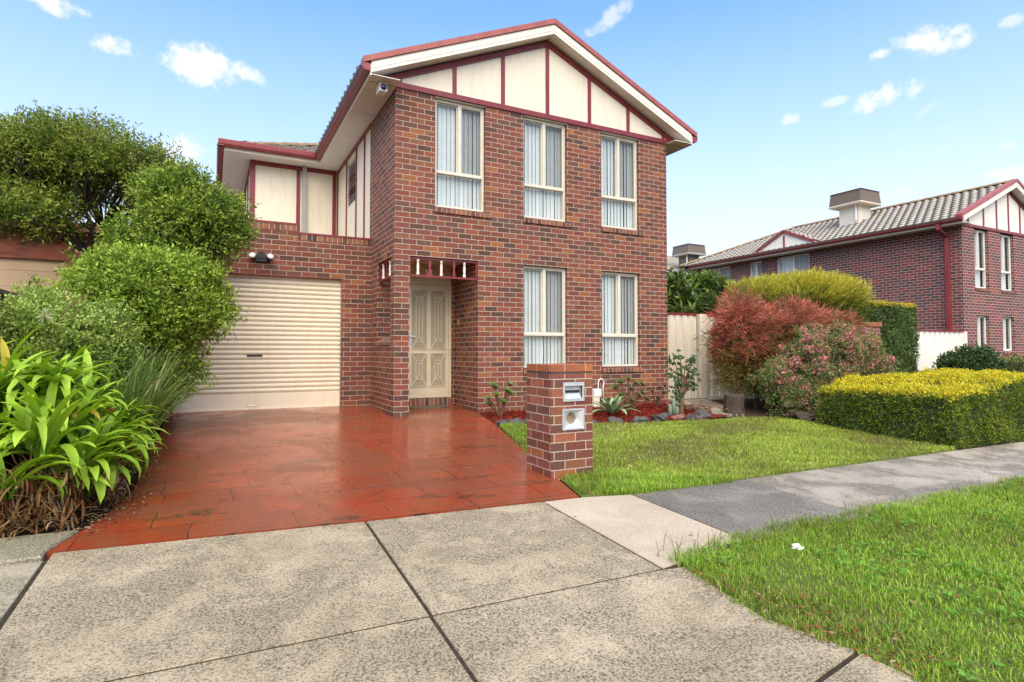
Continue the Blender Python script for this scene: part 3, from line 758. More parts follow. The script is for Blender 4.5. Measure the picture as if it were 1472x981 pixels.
# roller door with rolled ribs
gx0, gx1, gy = -3.07, -.522, 1.60
V = []; F = []; z = .36; prof = []
prof = [(gy, .07), (gy, .335)]
z = .335
while z < 2.31:
    prof += [(gy + .0, z), (gy + .022, z + .006), (gy + .022, z + .016), (gy + .004, z + .022), (gy - .006, z + .045), (gy - .003, z + .07)]
    z += .0795
gd = MB()
for i in range(len(prof) - 1):
    (y0, z0), (y1, z1) = prof[i], prof[i + 1]
    gd.quad((gx0, y0, z0), (gx1, y0, z0), (gx1, y1, z1), (gx0, y1, z1))
gdo = gd.build('garage_door', M['roller'], house)
bt = MB(); bt.box(gx0 + .01, gx1 - .01, gy - .012, gy - .0005, .066, .095); bt.build('bottom_rail', M['roller'], gdo)
hh = MB(); hh.box(-2.03, -1.79, gy - .016, gy - .007, .955, .985); hh.box(-1.93, -1.89, gy - .024, gy - .0165, .96, .98); hh.build('lock_bar', M['black'], gdo)
hq = MB(); hq.tube([(-2.0, gy - .005, .155), (-2.0, gy - .04, .15), (-1.86, gy - .04, .15), (-1.86, gy - .005, .155)], .006); hq.build('lift_handle', M['chrome'], gdo)
for q in (gx1 - .003, gx0 + .001):
    jm = MB(); jm.box(q, q + .002, 1.535, 1.597, .05, 2.31); jm.build('door_track', M['pvc'], house)

# fixtures on the house
cam_ = empty('security_camera', (-.22, -.06, 5.21), 'white boxed security camera with a blue lens under the left gable corner', 'camera')
c = MB(); c.box(-.29, -.16, -.10, .10, 5.10, 5.248); c.build('housing', M['pvc_white'], cam_, bevel=.008)
c = MB(Matrix.Translation((-.222, -.1005, 5.165)) @ Matrix.Rotation(R(90), 4, 'X')); c.lathe([(.046, 0), (.046, .02), (.038, .028), (.02, .036)], (0, 0, 0), 16); c.build('lens', M['lens'], cam_, True)
fl = empty('sensor_floodlight', (-1.84, 1.5, 2.6), 'black twin floodlight with two pale lamps on the brick over the roller door', 'light')
c = MB(); c.box(-1.93, -1.75, 1.46, 1.5105, 2.53, 2.58); c.prism([(-1.91, 1.45, 2.58), (-1.77, 1.45, 2.58), (-1.78, 1.45, 2.66), (-1.81, 1.45, 2.70), (-1.87, 1.45, 2.70), (-1.90, 1.45, 2.66)], (0, .06, 0)); c.build('bracket', M['black'], fl, bevel=.006)
for q in (-1, 1):
    c = MB(Matrix.Translation((-1.84 + q * .13, 1.44, 2.60)) @ Matrix.Rotation(R(62), 4, 'X') @ Matrix.Rotation(R(q * 14), 4, 'Y')); c.lathe([(.02, -.07), (.035, -.05), (.055, .0), (.06, .03), (.056, .032)], (0, 0, 0), 16)
    lh = c.build('lamp_head', M['black'], fl, True)
    c = MB(Matrix.Translation((-1.84 + q * .13, 1.44, 2.60)) @ Matrix.Rotation(R(62), 4, 'X') @ Matrix.Rotation(R(q * 14), 4, 'Y')); c.lathe([(.054, .0325), (.05, .046), (.03, .056), (.005, .06)], (0, 0, 0), 16); c.build('lamp_lens', M['bulb'], lh, True)
dbp = MB(); dbp.box(1.428, 1.4415, .82, .93, 1.52, 1.62); tag(dbp.build('switch_plate', M['brass'], None, bevel=.004), 'small brass intercom plate on the brick cheek right of the front door', 'switch')
pl_ = empty('porch_lantern', (.78, .6, 2.62), 'old brass lantern hanging from the porch ceiling behind the spindles', 'lantern')
c = MB(); c.tube([(.78, .6, 2.6195), (.78, .6, 2.52)], .008); c.lathe([(.01, -.005), (.06, -.03), (.075, -.06), (.02, -.062)], (.78, .6, 2.53), 10); c.build('hanger', M['brass'], pl_)
c = MB(); c.lathe([(.03, 0), (.06, .02), (.066, .10), (.055, .12)], (.78, .6, 2.345), 6); c.build('lamp_glass', M['bulb'], pl_)
mt = MB(); n = 20; cxm, cym = .86, 1.02
pts = [(cxm + .40 * math.cos(math.pi + math.pi * i / n), cym + .30 * math.sin(math.pi + math.pi * i / n)) for i in range(n + 1)]
mt.prism([(p[0], p[1], float(gz(*p)) + .028) for p in pts], (0, 0, -.016)); tag(mt.build('doormat', M['mat'], None), 'olive half-round coir doormat in front of the door step', 'doormat')
for q in (-1,):
    pass
# ------------------------------------------------------------------ neighbouring house on the right (same builder, darker brick)
NX, NY, NZ = 17.24, .194, 4.79
nb = empty('brick_house', (20, 5, -.48), 'dark plum brick two-storey neighbour house with grey tiled roof beyond the hedges', 'house')
up = [(NX + .70, NX + 1.52), (NX + 2.27, NX + 3.11), (NX + 3.9, NX + 4.74)]
lo = [(NX + .735, NX + 1.45), (NX + 2.28, NX + 3.02), (NX + 3.9, NX + 4.65)]
w = MB()
wall(w, NX, NX + 5.6, -1.0, NZ, .11, [(a, b, 2.97, NZ) for a, b in up] + [(a, b, 1.045, 2.14) for a, b in lo], face_y(NY))
sideh = [(-6.58, -5.17, 3.2, NZ - .06), (-7.88, -7.30, 4.05, NZ - .06), (-10.2, -8.9, 2.2, NZ - .06)]
wall(w, -10.8, -(NY + .11), -1.0, NZ, .11, sideh, face_x(NX))
w.box(NX + 5.49, NX + 5.6, NY + .1105, 10.8, -1, NZ); w.box(NX + .1105, NX + 5.489, 10.69, 10.8, -1, NZ)
w.build('wall', M['brick_dark'], nb)
for i, (a, b) in enumerate(up): window(nb, face_y(NY), a, b, 2.97, NZ - .02, seed=30 + i, fr='alu_white', blind='curtain', d=.085)
for i, (a, b) in enumerate(lo): window(nb, face_y(NY), a, b, 1.045, 2.14, seed=40 + i, split=0, fr='alu_white', d=.085)
window(nb, face_x(NX), -6.58, -5.17, 3.2, NZ - .06, seed=50, split=0, fr='alu_white', blind='curtain', d=.05)
window(nb, face_x(NX), -7.88, -7.30, 4.05, NZ - .06, seed=51, split=0, fr='alu_white', blind='curtain', d=.05)
window(nb, face_x(NX), -10.2, -8.9, 2.2, NZ - .06, seed=52, split=.3, fr='alu_white', blind='curtain', d=.05)
gable_front(nb, NX, NX + 5.6, NZ, NY, 0, [NX + .35, NX + 1.25, NX + 2.05, NX + 2.80, NX + 3.55, NX + 4.45, NX + 5.3], 0, 'white')
eave_side(nb, NX, NY - .26, 10.8, NZ, -1); eave_side(nb, NX + 5.6, NY - .26, 10.8, NZ, 1)
nxm = NX + 2.8; ne = NZ + .165; hw = 3.4; yb = 11.25
ne = NZ + .135
parts = [tile_roof((NX - .60, yb, ne), (0, -1, 0), (1, 0, k), lambda s: s / S, lambda s: yb - NY + .2, hw * S),
         tile_roof((NX + 6.2, NY - .2, ne), (0, 1, 0), (-1, 0, k), lambda s: 0, lambda s: yb - NY + .2 - s / S, hw * S),
         tile_roof((NX + 6.2, yb, ne), (-1, 0, 0), (0, -1, k), lambda s: s / S, lambda s: 6.8 - s / S, hw * S)]
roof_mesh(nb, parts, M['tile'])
zr = ne + k * hw + .02
for a, b in (((nxm, NY - .2, zr), (nxm, yb - hw, zr)), ((NX - .6, yb, ne + .04), (nxm, yb - hw, zr)), ((NX + 6.2, yb, ne + .04), (nxm, yb - hw, zr))):
    rc = MB(); ridge_caps(rc, a, b); rc.build('ridge_cap', M['ridge'], nb)
ef = MB(); ef.box(NX - .45, NX + 6.05, 10.8, 11.25, NZ, NZ + .012); ef.build('soffit', M['soffit'], nb)
ef = MB(); ef.box(NX - .47, NX + 6.07, 11.25, 11.27, NZ - .015, NZ + .155); ef.build('fascia', M['white'], nb)
ef = MB(); ef.box(NX - .59, NX + 6.19, 11.2705, 11.39, NZ + .045, NZ + .165); ef.build('gutter', M['maroon_metal'], nb)
# little gablet above the side gutter
gx = NX - .50; ga, gb_, gz0, gz1 = 4.5, 7.2, NZ + .18, NZ + .82; gm = (ga + gb_) / 2
gp = MB(); gp.prism([(gx, gb_ - .1, gz0), (gx, ga + .1, gz0), (gx, gm, gz1 - .05)], (1.6, 0, 0)); gp.build('gablet_panel', M['white'], nb)
for (p, q) in (((ga - .05, gz0 - .02), (gm, gz1)), ((gb_ + .05, gz0 - .02), (gm, gz1))):
    gb2 = MB(); gb2.bar((gx - .03, p[0], p[1]), (gx - .03, q[0], q[1]), .11, .05, (1, 0, 0)); gb2.build('gablet_trim', M['maroon_metal'], nb)
gb2 = MB(); gb2.box(gx - .015, gx - .0005, gm - .035, gm + .035, gz0, gz1 - .16); gb2.build('gablet_trim', M['maroon_metal'], nb)
gv, gf = tile_roof((gx - .02, ga - .06, gz0), (1, 0, 0), (0, 1, .45), lambda s: 0, lambda s: 1.0 + s * .9, 1.55)
gv2, gf2 = tile_roof((gx + 2.4, gb_ + .06, gz0), (-1, 0, 0), (0, -1, .45), lambda s: 1.4 - s * .9, lambda s: 2.42, 1.55)
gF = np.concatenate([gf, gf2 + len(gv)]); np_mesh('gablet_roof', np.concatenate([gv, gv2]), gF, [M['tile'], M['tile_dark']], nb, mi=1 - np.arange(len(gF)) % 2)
dn = MB(); dy_ = .56
dn.box(NX - .56, NX - .46, dy_ - .05, dy_ + .05, NZ - .12, NZ + .06); dn.bar((NX - .50, dy_, NZ - .10), (NX - .07, dy_, NZ - .30), .10, .08); dn.box(NX - .12, NX - .02, dy_ - .05, dy_ + .05, -.6, NZ - .26)
dn.build('downpipe', M['maroon_metal'], nb)

def cooler(x, y, zroof, s, label, dark=False, rot=0):
    t = empty('evaporative_cooler', (x, y, zroof), label, 'cooler')
    Mx = Matrix.Translation((x, y, zroof)) @ Matrix.Rotation(rot, 4, 'Z')
    c = MB(Mx); c.box(-.36 * s, .36 * s, -.36 * s, .36 * s, -.35, .58 * s); c.build('duct', M['tile_dark'] if dark else M['duct'], t)
    c = MB(Mx); a = .62 * s; c.prism([(-a, -a, .58 * s), (a, -a, .58 * s), (a, a, .58 * s), (-a, a, .58 * s)], (0, 0, .09 * s)); c.build('base_tray', M['cooler_trim'] if not dark else M['pvc'], t, bevel=.03)
    c = MB(Mx)
    lo_, hi_ = .67 * s, 1.10 * s; A, B = .60 * s, .56 * s
    c.add([(-A, -A, lo_), (A, -A, lo_), (A, A, lo_), (-A, A, lo_), (-B, -B, hi_), (B, -B, hi_), (B, B, hi_), (-B, B, hi_)], [(0, 1, 5, 4), (1, 2, 6, 5), (2, 3, 7, 6), (3, 0, 4, 7), (4, 5, 6, 7), (3, 2, 1, 0)])
    for i in range(8):
        z = lo_ + (hi_ - lo_) * (i + .5) / 8; q = A - (A - B) * (i + .5) / 8 + .006
        c.box(-q, q, -q, q, z - .012, z + .012)
    c.build('pad_housing', M['cooler'], t, bevel=.02)
    c = MB(Mx); c.add([(-A, -A, hi_), (A, -A, hi_), (A, A, hi_), (-A, A, hi_), (-.4 * s, -.4 * s, hi_ + .07 * s), (.4 * s, -.4 * s, hi_ + .07 * s), (.4 * s, .4 * s, hi_ + .07 * s), (-.4 * s, .4 * s, hi_ + .07 * s)], [(0, 1, 5, 4), (1, 2, 6, 5), (2, 3, 7, 6), (3, 0, 4, 7), (4, 5, 6, 7)])
    c.build('lid', M['cooler_trim'] if not dark else M['cooler'], t)
    c = MB(Mx); c.tube([(-.42 * s, -.30 * s, .60 * s), (-.42 * s, -.30 * s, .02)], .03 * s); c.build('drain_pipe', M['pvc_white'], t)
cooler(18.75, 4.35, ne + k * (18.75 - NX + .6) - .04, 1.02, 'beige evaporative cooler on the grey tiled roof of the plum brick house', rot=R(0))
# far house behind with a dark cooler
FZ = .75
fh = empty('house', (23, 20, -.5), 'far house whose grey tiled hip roof just shows above the dark leafy tree', 'house')
c = MB(); c.box(18.5, 29, 16.6, 26, -1, 4.6 + FZ); c.build('wall', M['brick_dark'], fh)
parts = [tile_roof((18, 16.1, 4.6 + FZ), (1, 0, 0), (0, 1, k), lambda s: s / S, lambda s: 11.5 - s / S, 5.2 * S), tile_roof((18, 26.5, 4.6 + FZ), (0, -1, 0), (1, 0, k), lambda s: s / S, lambda s: 10.4 - s / S, 5.2 * S), tile_roof((29.5, 26.5, 4.6 + FZ), (-1, 0, 0), (0, -1, k), lambda s: s / S, lambda s: 11.5 - s / S, 5.2 * S), tile_roof((29.5, 16.1, 4.6 + FZ), (0, 1, 0), (-1, 0, k), lambda s: s / S, lambda s: 10.4 - s / S, 5.2 * S)]
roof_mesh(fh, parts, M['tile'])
cooler(22.75, 17.0, 5.50 + FZ * .75, 1.15, 'dark grey evaporative cooler on the far roof behind the leafy tree', True)

# ------------------------------------------------------------------ fences
def ribbed(mb, x0, x1, y, z0, z1, pitch=.20, depth=.035):
    n = max(1, round((x1 - x0) / pitch)); p = (x1 - x0) / n; prof = []
    for i in range(n):
        a = x0 + i * p
        prof += [(a, y), (a + p * .62, y), (a + p * .72, y + depth), (a + p * .90, y + depth)]
    prof.append((x1, y))
    for i in range(len(prof) - 1):
        (a, c), (b, d) = prof[i], prof[i + 1]
        mb.quad((a, c, z0), (b, d, z0), (b, d, z1), (a, c, z1))
        mb.quad((b, d + .004, z0), (a, c + .004, z0), (a, c + .004, z1), (b, d + .004, z1))
gt = empty('side_gate', (6.3, .42, 0), 'cream ribbed steel gate with a round latch hole beside the brick house corner', 'gate')
c = MB(); ribbed(c, 5.66, 6.80, .42, .0, 1.82, .19); c.build('gate_panel', M['fence'], gt)
c = MB(); c.box(5.65, 6.81, .405, .455, 1.8205, 1.862); c.build('gate_cap', M['maroon'], gt)
c = MB(); c.box(5.62, 5.655, .40, .46, -.02, 1.86); c.build('gate_stile', M['fence'], gt)
c = MB(Matrix.Translation((6.70, .415, .86)) @ Matrix.Rotation(R(90), 4, 'X')); c.lathe([(.055, 0), (.062, .006), (.05, .012), (.035, .004)], (0, 0, 0), 18); c.build('latch_hole', M['brass'], gt, True)
fe = empty('side_fence', (7.6, .42, 0), 'cream ribbed steel fence panel with red cap between the gate and the red shrub', 'fence')
c = MB(); c.box(6.86, 7.06, .36, .50, -.05, 1.85); c.build('post', M['fence'], fe, bevel=.01)
c = MB(); ribbed(c, 7.062, 9.2, .43, .06, 1.82, .21); c.build('fence_panel', M['fence'], fe)
c = MB(); c.box(7.065, 9.2, .41, .47, 1.8205, 1.865); c.build('fence_cap', M['maroon'], fe)
c = MB(); c.box(7.065, 9.2, .40, .46, -.15, .0595); c.build('plinth', M['fence'], fe)
stp = MB(); stp.box(5.75, 6.98, .28, .40, -.05, .03); tag(stp.build('gate_step', M['wood']), 'mossy timber sill board lying under the cream gate', 'board')
nf = empty('steel_fence', (16, .3, -.4), 'pale ribbed steel fence with thin red cap in front of the plum brick house', 'fence')
c = MB(); ribbed(c, 13.6, 17.2, .16, -.5, 1.60, .26, .05); c.build('fence_panel', M['fence_white'], nf)
c = MB(); c.box(13.6, 17.2, .14, .21, 1.6005, 1.64); c.build('fence_cap', M['maroon'], nf)
c = MB(); c.box(17.08, 17.2, .10, .1595, -.5, 1.62); c.build('post', M['fence_white'], nf)
# paling fence at the far left
wf = empty('timber_fence', (-4.4, -1.5, 0), 'grey weathered paling fence with a sloping capping rail at the left edge', 'fence')
c = MB()
y = -3.4
while y < 1.2:
    c.box(-4.53, -4.512, y, y + .095, float(gz(-4.5, y)) - .03, 1.60 + random.uniform(-.015, .015)); y += .10
c.build('palings', M['wood'], wf)
c = MB(); c.box(-4.57, -4.45, -3.5, 1.3, 1.63, 1.675); c.build('capping_rail', M['wood'], wf)
for y in (-3.3, -1.2, .9):
    c = MB(); c.box(-4.51, -4.42, y, y + .1, -.3, 1.6295); c.build('post', M['wood'], wf)
pw = MB(); pw.box(-4.36, -4.19, -2.95, -2.83, -.3, .90); pw.box(-4.37, -4.18, -2.96, -2.82, .9001, .93); tag(pw.build('wooden_post', M['sleeper'], bevel=.008), 'red-brown timber post at the left edge beside the strap-leaf clump', 'post')

# left neighbour: orange brick garage with beige door, seen through the tree
lh = empty('garage', (-6.5, 6.5, 0), 'orange brick neighbour garage with a beige door seen through the tree', 'garage')
c = MB(); wall(c, -11, -4.25, -.3, 3.35, .11, [(-8.3, -5.08, -.3, 2.80)], face_y(5.0)); c.box(-4.36, -4.25, 5.1105, 10, -.3, 3.35); c.build('wall', M['brick_left'], lh)
c = MB(); c.box(-8.3, -5.08, 5.06, 5.09, 0, 2.80)
for i in range(9): c.box(-8.3, -5.08, 5.055, 5.0598, .1 + i * .31, .12 + i * .31)
c.build('garage_door', M['render'], lh)
c = MB(); c.box(-11.2, -4.1, 4.7, 10, 3.36, 3.40); c.box(-11.2, -4.1, 4.66, 4.70, 3.34, 3.5); c.build('roof', M['sleeper'], lh)

# ------------------------------------------------------------------ letterbox pillar
lp = empty('letterbox_pillar', (.565, -3.975, -.15), 'square red brick letterbox pillar on the lawn edge beside the driveway', 'letterbox')
px0, px1, py0, py1, pt = .325, .80, -4.225, -3.75, .826
c = MB(); hz = [(.462, .692, .565, .735), (.455, .69, .292, .482)]
wall(c, px0, px1, -.32, pt, .10, [(a, b, q - .0, r) for a, b, q, r in hz], face_y(py0))
c.box(px0, px0 + .10, py0 + .1005, py1, -.32, pt); c.box(px1 - .10, px1, py0 + .1005, py1, -.32, pt); c.box(px0 + .1005, px1 - .1005, py1 - .10, py1, -.32, pt)
c.box(px0 + .1005, px1 - .1005, py0 + .1005, py1 - .1005, -.32, pt - .003)
c.build('pillar', M['brick_pillar'], lp)
M['brick_cap'] = brick_mat('orange_cap_brick', [(0, (.36, .11, .035)), (.5, (.42, .14, .04)), (.8, (.33, .10, .04))], (.5, .44, .36), h=.5)
c = MB(); c.box(px0 + .004, px1 - .004, py0 + .004, py1 - .004, pt + .0005, pt + .016); c.build('mortar_bed', M['rock'], lp)
c = MB(); c.box(px0 - .002, px1 + .002, py0 - .002, py1 + .002, pt + .0165, pt + .088); c.build('coping', M['brick_cap'], lp, bevel=.004)
ft = face_y(py0)
c = MB(ft); x0, x1, z0, z1 = .456, .698, .558, .742
c.box(x0, x1, -.012, -.001, z0, z0 + .022); c.box(x0, x1, -.012, -.001, z1 - .026, z1); c.box(x0, x0 + .02, -.012, -.001, z0 + .022, z1 - .026); c.box(x1 - .02, x1, -.012, -.001, z0 + .022, z1 - .026)
c.box(x0 + .02, x1 - .02, .02, .024, z0 + .02, z1 - .02)
c.prism([(x0 + .022, -.002, z0 + .024), (x1 - .022, -.002, z0 + .024), (x1 - .045, .018, z0 + .075), (x0 + .045, .018, z0 + .075)], (0, .002, 0))
c.box(x0 + .014, x1 - .014, -.022, -.0125, z1 - .034, z1 - .022)
plate = c.build('letter_plate', M['plate'], lp, bevel=.0015)
c = MB(ft); c.box(x0 + .042, x1 - .042, .008, .0195, z0 + .085, z0 + .107); c.build('letter_slot', M['black'], plate)
# newspaper plate: dished square around a round tube
c = MB(ft); x0, x1, z0, z1 = .447, .697, .286, .488; xm_, zm_ = (x0 + x1) / 2, (z0 + z1) / 2 + .005; nn = 24
def sq(t, hx, hz_):
    q = max(abs(math.cos(t)), abs(math.sin(t))); return (math.cos(t) / q * hx, math.sin(t) / q * hz_)
ang = [2 * math.pi * i / nn for i in range(nn)]
rings = []
rings.append([(xm_ + sq(t, (x1 - x0) / 2, (z1 - z0) / 2)[0], -.001, zm_ - .005 + sq(t, 0, (z1 - z0) / 2)[1]) for t in ang])
rings.append([(xm_ + sq(t, (x1 - x0) / 2, (z1 - z0) / 2)[0], -.014, zm_ - .005 + sq(t, 0, (z1 - z0) / 2)[1]) for t in ang])
rings.append([(xm_ + sq(t, (x1 - x0) / 2 - .014, 0)[0], -.014, zm_ - .005 + sq(t, 0, (z1 - z0) / 2 - .014)[1]) for t in ang])
rings.append([(xm_ + .052 * math.cos(t), .03, zm_ + .056 * math.sin(t)) for t in ang])
rings.append([(xm_ + .048 * math.cos(t), .09, zm_ + .052 * math.sin(t)) for t in ang])
pts = [p for r_ in rings for p in r_]; fs = []
for i in range(len(rings) - 1):
    for j in range(nn): fs.append((i * nn + j, i * nn + (j + 1) % nn, (i + 1) * nn + (j + 1) % nn, (i + 1) * nn + j))
c.add(pts, fs); pp = c.build('newspaper_plate', M['plate'], lp)
c = MB(ft); c.add(rings[-1], [tuple(range(nn))]); c.build('tube_end', M['render'], pp)

# brick pier by the neighbour's hedge
bp = empty('brick_pier', (10.9, -.9, 0), 'orange-capped brick pier standing against the tall clipped hedge', 'pier')
c = MB(); c.box(10.45, 11.05, -1.0, -.4, -.4, 1.60); c.build('pillar', M['brick_pillar'], bp)
c = MB(); c.box(10.42, 11.08, -1.03, -.37, 1.6005, 1.70); c.build('coping', M['brick_cap'], bp, bevel=.006)

# water tap and meter by the wall, stump, litter
tp = empty('garden_tap', (3.88, -.12, 0), 'white plastic tap box with a looped grey pipe on the brick wall by the agave', 'tap')
c = MB(); c.box(3.74, 3.90, -.11, -.001, .20, .34); c.build('box', M['pvc_white'], tp, bevel=.006)
c = MB(); c.box(3.73, 3.86, -.10, -.002, -.02, .199); c.build('stand', M['cream'], tp)
P = [(3.86, -.05, .30)] + [(3.93 + .065 * math.cos(t), -.05, .45 + .075 * math.sin(t)) for t in np.linspace(math.pi * 1.1, -math.pi * .25, 14)] + [(3.99, -.04, .05)]
c = MB(); c.tube(P, .011, 8); c.build('pipe', M['pvc_white'], tp, True)

def blob(name, c, r, mat, seed, amp=.22, sub=3):
    import bmesh
    bm = bmesh.new(); bmesh.ops.create_icosphere(bm, subdivisions=sub, radius=1)
    rr = np.random.default_rng(seed); ks = rr.normal(0, 1.5, (5, 3)); ph = rr.uniform(0, 6, 5)
    for v in bm.verts:
        n = Vector(v.co); d = sum(math.sin(float(np.dot(ks[i], n)) * (1 + i * .8) + ph[i]) / (1 + i * .6) for i in range(5))
        q = n * (1 + amp * d)
        v.co = Vector((q.x * r[0], q.y * r[1], q.z * r[2]))
    me = bpy.data.meshes.new(name); bm.to_mesh(me); bm.free()
    o = finish(me, name, [mat], None, False); o.location = c
    return o
rk = [(1.30, -1.17), (1.52, -1.22), (1.78, -1.30), (2.05, -1.38), (2.35, -1.47), (2.7, -1.56), (3.05, -1.63), (3.45, -1.72), (3.85, -1.74), (4.22, -1.76), (4.45, -1.80), (4.78, -1.70), (5.05, -1.50), (5.22, -1.25)]
for i, (x, y) in enumerate(rk):
    s = random.uniform(.07, .12)
    if i in (8, 11): s = .15
    o = blob('garden_rock', (x, y, float(gz(x, y)) + s * .18), (s * 1.15, s * .8, s * .62), M['rock_red'] if i == 9 else M['rock'], 100 + i); o.rotation_euler.z = random.uniform(-.5, .5)
    if i == 9: tag(o, 'reddish scoria rock among the dark rocks edging the mulch bed', 'rock')
    else: tag(o, 'dark grey rock edging the red mulch bed', 'rock', 'rocks edging the mulch bed')
o = blob('garden_rock', (6.3, -2.55, -.06), (.20, .15, .09), M['stump'], 140); tag(o, 'brown rock between the pink shrub and the clipped hedge', 'rock')
sm = MB(); n = 18
rr_ = [.165 + .02 * math.sin(3 * j) + random.uniform(-.012, .012) for j in range(n)]
pts = [(5.72 + rr_[j] * s_ * math.cos(2 * math.pi * j / n), -1.55 + rr_[j] * s_ * math.sin(2 * math.pi * j / n), z) for (s_, z) in ((1.12, -.12), (1.0, .05), (.95, .24), (.97, .27), (.75, .255)) for j in range(n)]
sm.add(pts, [(i * n + j, i * n + (j + 1) % n, (i + 1) * n + (j + 1) % n, (i + 1) * n + j) for i in range(4) for j in range(n)] + [tuple(4 * n + j for j in range(n))])
tag(sm.build('tree_stump', M['stump'], None, True), 'short dark tree stump at the foot of the red shrub', 'stump')
o = blob('litter', (.83, -6.44, -.215), (.05, .032, .022), M['paper'], 150, .4, 2); tag(o, 'crumpled white paper scrap lying on the verge grass', 'litter')
# ------------------------------------------------------------------ foliage helpers
def nrm(a): return a / np.maximum(1e-9, np.linalg.norm(a, axis=-1, keepdims=True))
def rdir(n): return nrm(rng.normal(size=(n, 3)))

def leaves_np(base, dirs, L, W, fold=.18, up=None):
    """one folded four-corner leaf per row: base, side, tip, side"""
    n = len(base); L = np.broadcast_to(np.asarray(L, float), (n,))[:, None]; W = np.broadcast_to(np.asarray(W, float), (n,))[:, None]
    d = nrm(dirs); ref = rdir(n) if up is None else nrm(up + .5 * rdir(n))
    sd = nrm(np.cross(d, ref)); nn = np.cross(sd, d)
    mid = base + d * L * .48 + nn * W * fold
    V = np.stack([base, mid + sd * W / 2, base + d * L, mid - sd * W / 2], 1).reshape(-1, 3)
    F = np.arange(4 * n).reshape(n, 4)
    return V, F

def sprigs(P, A, k, Ls, L, W, spread=.75, cols=None, tip=None, jit=.15):
    """sprigs at P pointing along A, k leaves up each; cols (n,3) colour per sprig, tip colour mixed in at the growing end"""
    n = len(P); t = np.tile(np.linspace(.1, 1, k), n); i = np.repeat(np.arange(n), k)
    b = P[i] + A[i] * (t * Ls)[:, None] + rng.normal(size=(n * k, 3)) * (.012 + .02 * Ls)
    rad = rdir(n * k); rad = nrm(rad - A[i] * np.sum(rad * A[i], -1, keepdims=True))
    d = nrm(A[i] * (1 - spread * (1 - .5 * t))[:, None] + rad * spread + np.array([0, 0, .12]))
    s = rng.uniform(.7, 1.2, n * k)
    V, F = leaves_np(b, d, L * s, W * s)
    c = cols[i] * rng.uniform(1 - jit, 1 + jit, (n * k, 1))
    if tip is not None:
        f = (np.clip((t - .55) / .45, 0, 1) * rng.uniform(.2, 1, n * k))[:, None]; c = c * (1 - f) + np.array(tip) * f
    return V, F, np.repeat(c, 4, 0)

def join(parts):
    V = []; F = []; C = []; n = 0
    for v, f, c in parts:
        V.append(v); F.append(f + n); C.append(c); n += len(v)
    return np.concatenate(V), np.concatenate(F), np.concatenate(C)

def clumps(ell, nsub, rs, shell=(.62, .95), low=-.55, frill=.45):
    """sub-clump centres and radii scattered through ellipsoids (cx,cy,cz,rx,ry,rz,weight)"""
    C = []; Rr = []; O = []
    for (cx, cy, cz, rx, ry, rz, wgt) in ell:
        m = int(nsub * wgt); d = rdir(m * 3); d = d[d[:, 2] > low][:m]
        r = rng.uniform(shell[0], shell[1], len(d))[:, None]
        C.append(np.array([cx, cy, cz]) + d * r * np.array([rx, ry, rz])); Rr.append(rng.uniform(rs[0], rs[1], len(d))); O.append(np.repeat([[cx, cy, cz]], len(d), 0))
        m = int(nsub * wgt * frill); d = rdir(m * 3); d = d[d[:, 2] > max(low, -.4)][:m]; r = rng.uniform(1.0, 1.28, len(d))[:, None]      # small sprays that break the outline
        C.append(np.array([cx, cy, cz]) + d * r * np.array([rx, ry, rz])); Rr.append(rng.uniform(.35, .7, len(d)) * rs[0]); O.append(np.repeat([[cx, cy, cz]], len(d), 0))
    return np.concatenate(C), np.concatenate(Rr), np.concatenate(O)

def crown(C, Rr, O, dens, k, Ls, L, W, pal, tip=None, upb=.35, flat=.8, spread=.75, keep=None, cfun=None):
    P = []; A = []; K = []
    pal = np.array(pal)
    for c, r, o in zip(C, Rr, O):
        m = int(dens * r * r)
        d = rdir(m); rr = rng.uniform(.45, 1.0, m)[:, None] ** .7
        p = c + d * rr * r * np.array([1, 1, flat])
        a = nrm(d * .8 + nrm(c - o + 1e-6) * .45 + np.array([0, 0, upb]) + rdir(m) * .35)
        base = pal[rng.integers(len(pal))] * rng.uniform(.8, 1.18)
        col = base * (1 + .12 * rng.normal(size=(m, 1))) * .8 + .2 * pal[rng.integers(len(pal), size=m)]
        P.append(p); A.append(a); K.append(np.clip(col, .003, 1))
    P = np.concatenate(P); A = np.concatenate(A); K = np.concatenate(K)
    if keep is not None:
        q = keep(P); P, A, K = P[q], A[q], K[q]
    if cfun is not None: K = cfun(P, A, K)
    return sprigs(P, A, k, Ls, L, W, spread, K, tip)

def bez(a, b, c, n=7):
    a, b, c = Vector(a), Vector(b), Vector(c); return [(1 - t) ** 2 * a + 2 * t * (1 - t) * b + t * t * c for t in [i / (n - 1) for i in range(n)]]

